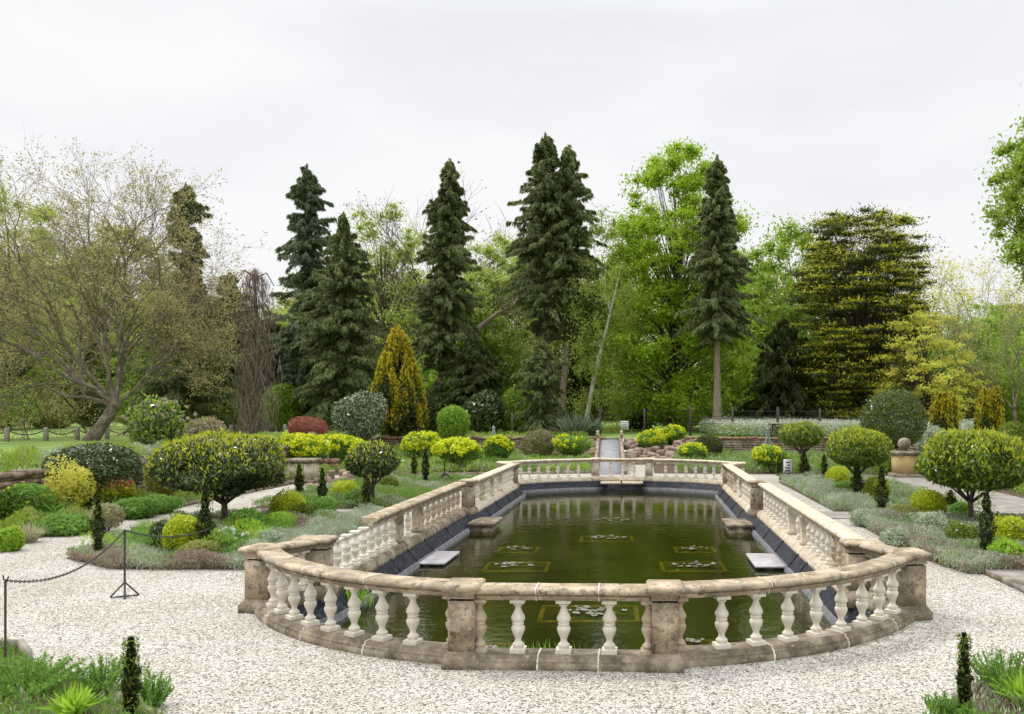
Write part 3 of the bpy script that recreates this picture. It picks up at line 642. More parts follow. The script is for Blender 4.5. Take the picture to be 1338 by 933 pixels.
# pedestals
def pedestal(px, pyb, wpx, pytop, mat, label, ball=None, Y=None, capm=None):
    g = G(px, pyb); hw = wpx * g[1] / FPX / 2; zt = XZ(px, pytop, g[1])[1]
    t = thing('stone_pedestal', g, label, 'pedestal')
    c = np.array([g[0], g[1] + hw, 0])
    obj('foot', MB().stack(c, [(hw + .12, hw + .12, -.05), (hw + .12, hw + .12, .1), (hw + .05, hw + .05, .14)], -AX), M['stone_dark'], t)
    obj('shaft', MB().stack(c, [(hw, hw, .14), (hw, hw, zt - .16)], -AX), M[mat], t)
    obj('cap', MB().stack(c, [(hw + .02, hw + .02, zt - .16), (hw + .07, hw + .07, zt - .12), (hw + .09, hw + .09, zt - .05), (hw + .05, hw + .05, zt)], -AX), M[capm or 'stone_dark'], t)
    if ball:
        r_ = ball; n = 14
        pr = [(r_ * .45, 0), (r_ * .35, r_ * .2)] + [(r_ * math.sin(PI * (i + 1.5) / (n + 2)), r_ * 1.15 - r_ * math.cos(PI * (i + 1.5) / (n + 2))) for i in range(n)]
        obj('ball', MB().lathe((c[0], c[1], zt), pr, 20), M['stone_dark'], t, True)
    return t
pedestal(1186, 624, 26, 590, 'ochre_stone', 'ochre stone pedestal topped by a stone ball beside the right path', .24)
pedestal(391, 632, 30, 600, 'stone_pale', 'ruined pale pedestal with mossy top beside the left path')
bt = G(424, 618); bb = MB()
for i in range(3):
    for j in range(3): bb.box((bt[0] - .35 + j * .36, bt[1], .09 + i * .2), (.34, .4, .18), random.uniform(-.15, .15))
tag(obj('brick_stack', bb, M['brickred'], loc=bt), 'low heap of red bricks right of the ruined pedestal', 'bricks')
tag(obj('marker_post', MB().box((bt[0] - .15, bt[1] + .8, .65), (.07, .07, 1.3)), M['white'], loc=(bt[0] - .15, bt[1] + .8, 0)), 'thin white post behind the brick heap', 'post')

# ================================================================= vegetation
def unit(n): a = rng.normal(size=(n, 3)); return a / np.linalg.norm(a, axis=1)[:, None]
def shell(n, rx, ry, rz, p=2.2, thick=.35, lumps=14, amp=.12, sharp=9, bottom=1.0):
    d = unit(n); k = unit(lumps); a = rng.uniform(-.6, 1, lumps) * amp
    r = (np.abs(d) ** p).sum(1) ** (-1 / p)
    g_ = 1 + (a[None, :] * np.exp(-(1 - d @ k.T) * sharp)).sum(1); g_ = g_ / np.quantile(g_, .85)
    r = r * g_ * (1 - thick * rng.random(n) ** 1.6) * (1 + .13 * rng.random(n) * (rng.random(n) < .1))
    q = d * r[:, None] * np.array([rx, ry, rz]); q[:, 2] = np.where(q[:, 2] < 0, q[:, 2] * bottom, q[:, 2])
    return q, d
def shrub(name, c, rx, ry, rz, n, leaf, mat, label, cat, group=None, p=2.2, amp=.24, asp=.45, mats2=None, frac2=0, top2=False, heads=None, up=.3, thick=.35, bottom=1.0, base_z=0, stem=True, stem_mat='bark', sharp=9):
    """leafy shrub whose crown centre is c; stands on base_z"""
    base = np.array([c[0], c[1], base_z]); t = thing(name, base, label, cat, group)
    q, d = shell(n, rx, ry, rz, p, thick, 14, amp, sharp, bottom)
    keep = q[:, 2] + c[2] > base_z + .01; q = q[keep]; d = d[keep]; n = len(q)
    dr = unit(n) + d * .6 + np.array([0, 0, up]); nr = d + .7 * unit(n)
    Ln = leaf * rng.uniform(.7, 1.3, n); mb = MB(); ctr = np.array(c)
    if mats2:
        if top2: pr = np.clip(frac2 * (d[:, 2] * 1.1 + .35 + rng.normal(0, .25, n)) * (np.linalg.norm(q / np.array([rx, ry, rz]), axis=1) > .82), 0, 1) > rng.random(n)
        else: pr = rng.random(n) < frac2
        mb.leaves(q[~pr] + ctr, dr[~pr], Ln[~pr], Ln[~pr] * asp, nr[~pr], 0)
        if pr.any(): mb.leaves(q[pr] + ctr, dr[pr] + [0, 0, .5], Ln[pr], Ln[pr] * asp, nr[pr], 1)
        obj('foliage', mb, [M[mat], M[mats2]], t)
    else:
        mb.leaves(q + ctr, dr, Ln, Ln * asp, nr, 0); obj('foliage', mb, M[mat], t)
    if heads:
        hm, nh, hr, hl = heads; q, d = shell(nh, rx, ry, rz, p, .05, 14, amp, sharp, bottom)
        ok = (d[:, 2] > -.1) & (q[:, 2] + c[2] > base_z + .05); q = q[ok]
        k = 34; cc = np.repeat(q, k, 0); dd = unit(len(cc)); cc = cc + dd * hr * rng.uniform(.4, 1, (len(cc), 1))
        tag(obj('flower_heads', MB().leaves(cc + ctr, dd + unit(len(cc)) * .8, hl, hl * .8, dd + .5 * unit(len(cc))), M[hm], t), kind='stuff')
    if stem:
        mb = MB()
        for i in range(5):
            a = random.random() * 6.28; top = ctr + np.array([math.cos(a) * rx * .4, math.sin(a) * ry * .4, rz * .1])
            b0 = base + np.array([math.cos(a) * .04 * rx, math.sin(a) * .04 * ry, -.02])
            mb.tube([b0, (b0 + top) / 2 + np.array([math.cos(a), math.sin(a), 0]) * rx * .06, top], [.03 * rx + .008, .02 * rx + .006, .004], 5)
        obj('stem', mb, M[stem_mat], t)
    return t
def sbox(name, px0, px1, py0, py1, Y, n, leaf, mat, label, cat, dep=1.0, base_z=0, **kw):
    """shrub filling a picture box at distance Y"""
    x0_, zt = XZ(px0, py0, Y); x1_, zb = XZ(px1, py1, Y); rx = (x1_ - x0_) / 2
    return shrub(name, ((x0_ + x1_) / 2, Y, (zt + zb) / 2), rx, rx * dep, (zt - zb) / 2, n, leaf, mat, label, cat, base_z=base_z, **kw)
def standard(px, pyb, px0, px1, py0, py1, n, leaf, label, mats=('f_laurel', 'f_newlaurel'), frac=.5, tr=.05, top2=True, lean=0):
    g = G(px, pyb); Y = g[1]; x0_, zt = XZ(px0, py0, Y); x1_, zb = XZ(px1, py1, Y); rx, rz = (x1_ - x0_) / 2, (zt - zb) / 2
    c = np.array([(x0_ + x1_) / 2, Y, (zt + zb) / 2]); t = thing('standard_tree', g, label, 'clipped tree', 'clipped round headed trees in the island beds')
    q, d = shell(n, rx, rx, rz, 2.3, .45, 40, .2, 30)
    q[:, 2] = np.where(q[:, 2] < 0, q[:, 2] * .8, q[:, 2]); dr = unit(n) + d * .5 + [0, 0, .2]; nr = d + .8 * unit(n); Ln = leaf * 1.2 * rng.uniform(.6, 1.3, n)
    pr = np.clip(frac * (d[:, 2] * 1.0 + .3 + rng.normal(0, .3, n)) * (np.linalg.norm(q / [rx, rx, rz], axis=1) > .84), 0, 1) > rng.random(n)
    mb = MB().leaves(q[~pr] + c, dr[~pr], Ln[~pr], Ln[~pr] * .36, nr[~pr], 0).leaves(q[pr] * 1.03 + c, dr[pr] + [0, 0, 1.1], Ln[pr] * 1.15, Ln[pr] * .33, nr[pr], 1)
    obj('crown', mb, [M[mats[0]], M[mats[1]]], t)
    mb = MB(); k = np.array([g[0] + lean, Y, max(.25, (zb) * .9)])
    mb.tube([g + [0, 0, -.02], g + [.01, 0, k[2] * .5], k], [tr * 1.25, tr, tr * .95], 8)
    for i in range(9):
        a = i * 2 * PI / 9 + random.uniform(-.3, .3); e = c + np.array([math.cos(a) * rx * .7, math.sin(a) * rx * .7, -rz * random.uniform(0, .3)])
        mb.tube([k - [0, 0, .06], k + (e - k) * .45 + [0, 0, -.04], e], [tr * .6, tr * .38, tr * .12], 6)
    obj('trunk', mb, M['bark'], t); return t
def column(px, pyb, pyt, wpx, label, n=2600, gap=False):
    g = G(px, pyb); Y = g[1]; zt = XZ(px, pyt, Y)[1]; r_ = wpx * Y / FPX / 2
    t = thing('columnar_yew', g, label, 'columnar shrub', 'slim clipped yew columns')
    z = rng.random(n); prof = np.minimum(1, (1 - z) * 2.0 + .12) * np.minimum(1, .5 + z * 1.6) * (.8 + .3 * np.sin(z * 23 + px) * np.sin(z * 9.3 + px))
    a = rng.random(n) * 6.283; rr = r_ * prof * (.4 + .7 * rng.random(n) ** .7) * (1 + .22 * np.sin(3 * a + z * 31))
    c = np.stack([g[0] + np.cos(a) * rr, g[1] + np.sin(a) * rr, z * (zt - .03) + .03], 1)
    d_ = np.stack([np.cos(a), np.sin(a), np.full(n, 1.1)], 1) + unit(n) * .7
    s_ = max(.035, .0022 * Y)
    mb = MB().leaves(c, d_, s_ * rng.uniform(.8, 1.6, n), s_ * .45, m=0)
    nt_ = n // 8; z = rng.random(nt_); a = rng.random(nt_) * 6.283; rr = r_ * 1.02
    c = np.stack([g[0] + np.cos(a) * rr * .9, g[1] + np.sin(a) * rr * .9, z * zt], 1); mb.leaves(c, unit(nt_) + [0, 0, .8], s_ * 1.2, s_ * .4, m=1)
    obj('foliage', mb, [M['f_cypress'], M['f_box']], t)
    obj('stem', MB().tube([g, g + [0, 0, zt * .4], g + [0, 0, zt * .75]], [.022, .014, .004], 6), M['bark'], t); return t
def inpoly(x, y, P):
    P = [(p[0], p[1]) for p in P]; r_ = np.zeros(len(x), bool); n = len(P)
    for i in range(n):
        (xa, ya), (xb, yb) = P[i], P[(i + 1) % n]
        c = ((ya > y) != (yb > y)) & (x < (xb - xa) * (y - ya) / (yb - ya + 1e-12) + xa); r_ ^= c
    return r_
def wave(x, y, s, ph=0): return (np.sin(x * s + ph) * np.cos(y * s * .8 + ph * 2) + np.sin(x * s * 2.3 + y * s * 1.7 + ph)) * .25 + .5
def cover(poly, dens, h, leaf, mats, label, cat='ground cover', name='ground_cover', z0=0, tilt=.5, asp=.22, wts=None, hvar=.6, ph=0, sc=2.5, zf=None, mound=True):
    xs = [p[0] for p in poly]; ys = [p[1] for p in poly]; A = (max(xs) - min(xs)) * (max(ys) - min(ys)); n = int(A * dens)
    x = rng.uniform(min(xs), max(xs), n); y = rng.uniform(min(ys), max(ys), n); k = inpoly(x, y, poly); x, y = x[k], y[k]; n = len(x)
    H = h * (1 - hvar + hvar * wave(x, y, sc, ph) * 1.6); base = z0 if zf is None else np.array([zf(a, b) for a, b in zip(x, y)])
    z = base + H * (rng.random(n) ** (.5 if mound else 1)) - .01
    d_ = np.stack([rng.normal(0, tilt, n), rng.normal(0, tilt, n), np.ones(n)], 1)
    wv = wave(x, y, sc * .7, ph + 3) + rng.normal(0, .12, n); edges = np.quantile(wv, np.cumsum(wts or [1 / len(mats)] * len(mats))[:-1]) if len(mats) > 1 else []
    mi = np.digitize(wv, edges); mb = MB()
    for i in range(len(mats)):
        s = mi == i
        if s.any(): mb.leaves(np.stack([x, y, z], 1)[s], d_[s], (leaf * rng.uniform(.6, 1.3, n))[s], (leaf * asp * rng.uniform(.7, 1.2, n))[s], m=i)
    o = obj(name, mb, [M[m] for m in mats], loc=(xs[0], ys[0], z0)); return tag(o, label, cat, kind='stuff')

# ---- islands: standards, columns, mounds
standard(293, 684, 200, 372, 565, 652, 34000, .085, 'largest clipped tree on the left, glossy dark leaves tipped yellow', tr=.07, frac=.34)
standard(487, 660, 452, 521, 579, 630, 9000, .085, 'smaller dark clipped tree with pale tips in the far left island bed', tr=.05, frac=.2)
standard(1268, 686, 1203, 1345, 562, 650, 26000, .1, 'large light green clipped tree at the right edge over dark paving', ('f_privet', 'f_newlaurel'), tr=.06, frac=.32)
standard(1119, 655, 1081, 1161, 560, 616, 11000, .085, 'middle sized clipped tree on the right with olive and yellow leaves', ('f_privet', 'f_newlaurel'), tr=.05, frac=.42)
standard(1048, 629, 1018, 1078, 551, 588, 8000, .09, 'farthest and flattest clipped tree on the right', ('f_privet', 'f_newlaurel'), tr=.07, frac=.25)
column(128, 729, 646, 15, 'slim yew column at the left tip of the near left island bed')
column(268, 724, 641, 21, 'fuller yew column in front of the largest clipped tree', 3600)
column(391, 650, 606, 12, 'yew column before the ruined pedestal')
column(421, 668, 612, 12, 'brownish yew column left of the smaller dark clipped tree')
column(479, 665, 617, 13, 'yew column against the smaller dark clipped tree')
column(541, 621, 594, 8, 'tiny yew column beyond the cross path, the left one of two', 1200)
column(556, 634, 584, 10, 'taller yew column beyond the cross path, the right one of two', 1600)
column(1152, 677, 610, 18, 'yew column in front of the middle clipped tree, the nearer one')
column(1120, 657, 604, 16, 'yew column hiding the trunk of the middle clipped tree')
column(1289, 734, 640, 22, 'tall dense yew column in the near right bed before the largest right tree', 3600)
column(1242, 667, 641, 14, 'short yew column on the edge of the right path behind the bed')
column(1051, 631, 592, 14, 'yew column covering the trunk of the farthest clipped tree')
column(1018, 622, 596, 8, 'thin yew column left of the white sign stand', 1200)
column(1077, 624, 594, 8, 'thin yew column right of the farthest clipped tree', 1200)
column(171, 948, 834, 20, 'foreground yew column rising from the near left bed', 3200)
column(1260, 945, 828, 17, 'foreground yew column rising from the near right bed', 2600)
def mound(px0, px1, py0, py1, label, mat='f_goldbox', n=4500, leaf=.055, cat='clipped shrub', **kw):
    g = G((px0 + px1) / 2, py1); kw.setdefault('group', 'small rounded shrubs in the island beds'); kw.setdefault('amp', .32); kw.setdefault('thick', .6); kw.setdefault('sharp', 20)
    sbox('rounded_shrub', px0, px1, py0, py1, g[1] + (px1 - px0) * g[1] / FPX / 2, n, leaf, mat, label, cat, **kw)
mound(215, 264, 673, 728, 'golden rounded bush between the two near left yew columns', n=6500)
mound(195, 232, 678, 722, 'dark pinkish bush pressed against the left of the golden one', 'f_laurel', 3500, .05)
mound(352, 400, 641, 682, 'golden rounded bush left of the near left bed middle', n=5500)
mound(380, 410, 655, 682, 'dull green bush right beside the golden one', 'f_box', 3000)
mound(432, 470, 627, 655, 'golden bush half behind the brownish yew column', n=3500)
mound(495, 521, 620, 642, 'golden green bush under the smaller dark clipped tree', 'f_box', 2500)
mound(1078, 1112, 608, 641, 'golden rounded bush left of the middle clipped tree trunk', n=4500)
mound(1086, 1118, 628, 652, 'fresh green leafy clump in front of the golden bush', 'f_green', 2500, .07)
mound(1127, 1164, 622, 657, 'golden rounded bush behind the nearer right yew column', n=4500)
mound(1190, 1237, 639, 684, 'larger golden rounded bush left of the largest right tree', n=5500)
mound(1193, 1240, 668, 700, 'grey green woolly clump below the larger golden bush', 'f_lavender', 3500, .05)
mound(1296, 1345, 674, 722, 'golden green bush at the right frame edge', n=5500)
mound(1234, 1280, 684, 718, 'dark bush dotted with tiny white flowers at right', 'f_box', 4000, heads=('f_white', 30, .02, .02))
mound(150, 205, 648, 680, 'light green mounded perennial beside the gravel path, nearer the viewer', 'f_green', 4500, .08)
mound(175, 232, 646, 674, 'light green mounded perennial under the big left tree by the path', 'f_green', 4500, .08)
mound(52, 118, 673, 702, 'broad leafed green mound by the path edge at left', 'f_green', 5000, .1)
mound(300, 345, 664, 700, 'bright green leafy clump right of the big clipped tree trunk', 'f_green', 4500, .08)
mound(345, 385, 668, 695, 'fresh green clump at the back of the near left bed', 'f_fresh', 3500, .06)
mound(278, 322, 690, 722, 'green clump full of white blossoms right of the fuller yew column', 'f_green', 3500, .06, heads=('f_white', 60, .03, .03))
mound(150, 182, 712, 733, 'small fresh green tuft in the near left bed', 'f_fresh', 1800, .05)
mound(0, 28, 690, 722, 'lime green broad leaved clump at the left frame edge', 'f_fresh', 3500, .09)
mound(1150, 1192, 690, 722, 'silvery cushion plant in front of the heather at right', 'f_lavender', 3500, .05)
mound(1160, 1200, 658, 684, 'olive green wiry clump between the lavender and the golden bush', 'f_olive', 2500, .06)
mound(1242, 1268, 656, 676, 'fresh green clump beneath the largest right tree', 'f_green', 2500, .07)
mound(1110, 1150, 664, 690, 'pale silvery cushion beside the nearer right yew column', 'f_lavender', 3000, .05)
mound(1292, 1338, 706, 742, 'grassy iris clump with a few pink flowers at the right edge', 'f_fresh', 3500, .09, heads=('f_pink', 5, .03, .04))
mound(1228, 1262, 718, 742, 'small lime green tuft among the heather front edging', 'f_fresh', 1800, .05)
mound(330, 372, 692, 716, 'grey green cushion plant near the left corner pier', 'f_lavender', 3000, .05)
mound(236, 284, 706, 736, 'grassy clump below the fuller yew column', 'f_olive', 2600, .06)
mound(402, 442, 648, 676, 'mid green mound in the left bed under the ruined pedestal', 'f_green', 3000, .06)
mound(448, 480, 640, 664, 'green mound with pale blue grey flowers by the smaller dark tree', 'f_green', 2600, .06, heads=('f_lavender', 30, .03, .03))
# low cover in the islands
def uvp(pts): return [W(*p) for p in pts]
lav = ['f_lavender', 'f_mauve', 'f_lavender']
cover(uvp(ISL['near left']), 2100, .2, .07, ['f_mauve', 'f_lavender', 'f_green', 'f_lavender'], 'grey and brownish heather filling the near left island bed', wts=[.22, .25, .33, .2])
cover(uvp(ISL['far left']), 1300, .24, .08, ['f_lavender', 'f_green', 'f_mauve', 'f_green'], 'mixed grey and green cover in the far left island bed', ph=2, wts=[.2, .35, .12, .33])
cover(uvp(ISL['near right']), 2300, .22, .07, ['f_lavender', 'f_mauve', 'f_green', 'f_lavender'], 'silvery lavender and brown heather in the near right island bed', ph=4, wts=[.28, .14, .36, .22])
cover(uvp(ISL['far right']), 1300, .24, .08, ['f_lavender', 'f_green', 'f_lavender'], 'silvery cover in the far right island bed', ph=5)
cover(uvp([(-8.9, 5.45), (-7.6, 4.6), (-5.05, 4.65), (-5.05, 5.25), (-7.4, 5.2), (-8.7, 5.9)]), 5500, .24, .06, ['f_mauve', 'f_lavender'], 'low brown heather edging along the front of the near left bed', wts=[.7, .3], ph=1)
cover(uvp([(5.4, 6.3), (5.65, 4.8), (9, 4.85), (9, 5.45), (6.2, 5.5)]), 5500, .26, .06, ['f_mauve', 'f_lavender'], 'low brown heather edging along the front of the near right bed', wts=[.65, .35], ph=6)
cover(uvp([(-5.75, 5), (-5.0, 5), (-5.0, 11), (-5.9, 11)]), 3500, .32, .06, ['f_lavender'], 'silvery lavender strip beside the left long balustrade', ph=7)
cover(uvp([(5.4, 6.2), (6.1, 5.6), (6.4, 11.2), (5.45, 11.2)]), 3800, .3, .06, ['f_lavender', 'f_lavender', 'f_mauve'], 'silvery lavender strip beside the right long balustrade', ph=8)
cover(uvp([(5.5, 13), (6.6, 13), (6.6, 21), (5.5, 21)]), 2200, .34, .07, ['f_lavender'], 'silvery lavender strip past the cross path on the right', ph=9)
cover(uvp([(-9.2, 6.2), (-6.2, 5.8), (-6.2, 8.6), (-9.2, 9.5)]), 900, .33, .09, ['f_green', 'f_fresh'], 'leafy green perennials under the largest left tree', ph=3)
# foreground beds
cover([p for p in FL], 1400, .13, .07, ['f_green', 'f_lavender', 'f_green'], 'feathery green plants filling the near left bed', ph=1.4, asp=.2, wts=[.5, .06, .44])
cover([p for p in FR], 1000, .17, .075, ['f_green', 'f_lavender', 'f_mauve'], 'feathery green plants filling the near right bed', ph=2.2, asp=.2, wts=[.6, .25, .15])
def tuft(px, py, n, h, spread, mat, label, z=0, wd=.05, name='leafy_tuft', cat='plant', arch=.5, base=None):
    g = G(px, py, z) if base is None else np.array(base); a = rng.random(n) * 6.283; e = rng.uniform(.15, 1, n) * spread
    d0 = np.stack([np.cos(a) * e, np.sin(a) * e, np.ones(n)], 1); d0 /= np.linalg.norm(d0, axis=1)[:, None]; Ln = h * rng.uniform(.6, 1.1, n)
    mb = MB(); s1 = g + np.stack([rng.normal(0, .12 * h, n), rng.normal(0, .12 * h, n), np.zeros(n)], 1)
    mid = s1 + d0 * Ln[:, None] * .5; d1 = d0 - np.array([0, 0, arch]) * rng.uniform(.3, 1.2, (n, 1)); d1 /= np.linalg.norm(d1, axis=1)[:, None]
    tip = mid + d1 * Ln[:, None] * .5; sd2 = np.cross(d0, unit(n)); sd2 /= np.linalg.norm(sd2, axis=1)[:, None]
    w2 = wd * rng.uniform(.6, 1.2, (n, 1)); V = np.stack([s1 - sd2 * w2 * .2, s1 + sd2 * w2 * .2, mid + sd2 * w2 * .5, mid - sd2 * w2 * .5, tip], 1).reshape(-1, 3)
    i = np.arange(n)[:, None] * 5; mb.add(V, i + np.array([[0, 1, 2, 3]])); f = i + np.array([[3, 2, 4]]); mb.f.append((f, 0))
    return tag(obj(name, mb, M[mat], loc=g), label, cat)
tuft(95, 940, 90, .3, 1.1, 'f_fresh', 'lime green leafy rosette beside the foreground left yew column', wd=.05)
tuft(1336, 925, 90, .32, 1.1, 'f_fresh', 'lime green leafy rosette cut by the right frame edge', wd=.05)
def wisp(px, py, n, h, r_, label, mat='f_green'):
    g = G(px, py); t = thing('feathery_plant', g, label, 'plant'); mb = MB(); lm_ = MB()
    for i in range(n):
        a = random.random() * 6.28; e = random.random() ** .6; tip = g + np.array([math.cos(a) * r_ * e, math.sin(a) * r_ * e, h * random.uniform(.6, 1) * (1 - .35 * e)])
        b = g + (tip - g) * [.3, .3, 0]; pts = np.array([b, (b + tip) / 2 + [0, 0, .03], tip]); mb.tube(pts, [.004, .003, .002], 3)
        k = 26; s = rng.uniform(.15, 1.03, k); cc = b + (tip - b) * s[:, None]; dd = unit(k) + [0, 0, .7]
        lm_.leaves(cc + dd * .012, dd, .05 * rng.uniform(.6, 1.2, k), .013)
    obj('stem', mb, M['f_green'], t); obj('foliage', lm_, M[mat], t); return t
wisp(135, 905, 60, .36, .42, 'tallest feathery green plant behind the foreground left yew column')
wisp(30, 905, 90, .34, .6, 'wide feathery green plant at the bottom left corner')
wisp(198, 925, 45, .34, .22, 'feathery green plant right of the foreground left yew column')
wisp(1238, 945, 40, .26, .22, 'small feathery plant left of the foreground right yew column')
wisp(1310, 905, 70, .42, .4, 'bushy feathery plant right of the foreground right yew column')
# left border
tuft(36, 709, 500, .45, 1.0, 'f_straw', 'pale fountain of fine straw grass at the path edge', wd=.012, name='grass_tuft', cat='grass', arch=.8)
tuft(108, 688, 300, .42, .9, 'f_straw', 'second smaller straw grass tuft below the yellow shrub', wd=.012, name='grass_tuft', cat='grass', arch=.8)
tuft(30, 668, 110, 1.2, .9, 'f_yucca', 'large blue green yucca in the left border', wd=.07, name='yucca', arch=.2)
tuft(70, 684, 90, .8, 1.2, 'f_green', 'arching strap leaved plant below the yucca', wd=.05, arch=.9)
tuft(748, 572, 160, 1.5, 1.3, 'f_yucca', 'big spiky yucca on the lawn left of the ramp', base=(*XZ(751, 560, 47)[:1], 47, 1.1), wd=.12, name='yucca', arch=.3)
tuft(765, 572, 120, 1.3, 1.3, 'f_yucca', 'second spiky yucca just right of the big one', base=(*XZ(770, 560, 48)[:1], 48, 1.1), wd=.12, name='yucca', arch=.3)
sbox('shrub', 60, 122, 602, 668, 19.5, 3600, .08, 'f_yellow', 'loose yellow leaved shrub in the left border', 'shrub', amp=.35, thick=.9, sharp=16)
sbox('shrub', 122, 176, 622, 655, 20.5, 3500, .08, 'f_newlaurel', 'low shrub with red young leaves right of the yellow shrub', 'shrub', mats2='f_red', frac2=.8, top2=True)
sbox('shrub', 62, 184, 578, 648, 20.8, 9000, .1, 'f_laurel', 'wide dark blue green shrub behind the yellow one', 'shrub', amp=.2)
sbox('shrub', 0, 60, 628, 690, 18.5, 5000, .07, 'f_green', 'mixed green shrub with small yellow flowers at the left edge', 'shrub', amp=.3, heads=('f_euph', 22, .04, .03))
sbox('shrub', 168, 246, 514, 612, 27, 4600, .15, 'f_laurel', 'open shrub with creamy white flower clusters on the left terrace', 'flowering shrub', amp=.7, thick=.85, sharp=14, heads=('f_straw', 110, .07, .05), mats2='f_mid', frac2=.5, base_z=.3)
sbox('shrub', 240, 300, 545, 600, 29, 3500, .12, 'f_olive', 'brownish heathery shrub behind the largest left tree', 'shrub', mats2='f_mauve', frac2=.7, base_z=.5)
sbox('shrub', 190, 240, 590, 650, 22.5, 4000, .08, 'f_olive', 'olive shrub tucked behind the largest left tree', 'shrub', mats2='f_newlaurel', frac2=.4, amp=.3)
sbox('shrub', 120, 160, 656, 690, 17.5, 2500, .06, 'f_straw', 'buff tuft of grasses beside the slim yew column', 'shrub', amp=.3)
cover(uvp([(-13.2, 0), (-11.25, 3), (-11.2, 23.8), (-13.2, 35)]), 500, .4, .12, ['f_green', 'f_olive', 'f_mid'], 'mixed low plants covering the left border', ph=2.8)
hz_ = lambda x, y: 1.05
cover(uvp([(-16.2, 6), (-13.5, 6), (-13.5, 33), (-16.2, 33)]), 520, .48, .13, ['f_lavender', 'f_mid', 'f_mauve'], 'grey green lavender hedge mass on the left terrace wall', 'hedge', 'lavender_hedge', z0=1.05, ph=1, wts=[.35, .6, .05], hvar=.4)
cover(uvp([(-13.4, 26), (-9, 30), (-9, 35.5), (-13.4, 35.5)]), 350, .7, .14, ['f_mid', 'f_green'], 'green leafy cover below the far left wall', ph=4)
# far bed
def euph(px0, px1, py0, py1, Y, label, n=60, hr=.11, base_z=0):
    sbox('euphorbia', px0, px1, py0, py1, Y, 4500, .1, 'f_green', label, 'flowering shrub', group='lime yellow flowering clumps', heads=('f_euph', int(n * 2.6), hr * 1.25, .1), amp=.35, thick=.5, base_z=base_z, dep=.8)
euph(356, 432, 569, 612, 34, 'wide lime yellow flowering clump behind the ruined pedestal', 110)
euph(410, 482, 568, 606, 36, 'lime yellow flowering clump above the smaller dark clipped tree', 90)
euph(525, 578, 564, 604, 38, 'open lime yellow flowering clump by the rubble wall at left of centre', 50)
euph(568, 632, 572, 606, 35, 'rounded lime yellow flowering clump left of the pond far corner', 110)
euph(630, 668, 568, 602, 37, 'lime yellow clump around the left obelisk', 30)
euph(722, 772, 568, 596, 39, 'thin lime yellow clump left of the ramp', 25)
euph(830, 872, 562, 590, 43, 'lime yellow clump right of the ramp on the rockery', 45, base_z=.6)
euph(862, 897, 556, 582, 44, 'higher lime yellow clump on the wall right of the ramp', 40, base_z=.8)
euph(984, 1032, 584, 612, 34, 'lime yellow clump before the right rubble wall', 45)
euph(885, 925, 580, 604, 38, 'low lime yellow clump beside the dark dome bush', 25)
sbox('rounded_shrub', 683, 729, 560, 600, 40, 7000, .09, 'f_box', 'olive brown clipped dome bush behind the far balustrade', 'clipped shrub', mats2='f_mauve', frac2=.5)
sbox('rounded_shrub', 906, 946, 567, 602, 40, 6000, .09, 'f_yew', 'small dark dome bush at the foot of the right wall', 'clipped shrub')
sbox('rounded_shrub', 434, 504, 511, 578, 42, 9000, .13, 'f_laurel', 'big dark rounded evergreen with pale leaf edges left of the golden yew', 'shrub', mats2='f_lavender', frac2=.35, base_z=.9)
sbox('rounded_shrub', 569, 614, 529, 575, 44, 6000, .12, 'f_fresh', 'bright green rounded shrub right of the golden yew', 'shrub', mats2='f_green', frac2=.5, base_z=1.05, group='shrubs on the far lawn')
sbox('shrub', 376, 428, 545, 580, 38, 4500, .1, 'f_red', 'dusky red leaved shrub behind the yellow flowers', 'shrub', base_z=.8, amp=.3)
sbox('rounded_shrub', 1124, 1210, 510, 592, 34, 13000, .1, 'f_laurel', 'largest dark clipped globe behind the ball topped pedestal', 'clipped shrub', mats2='f_box', frac2=.35, base_z=0)
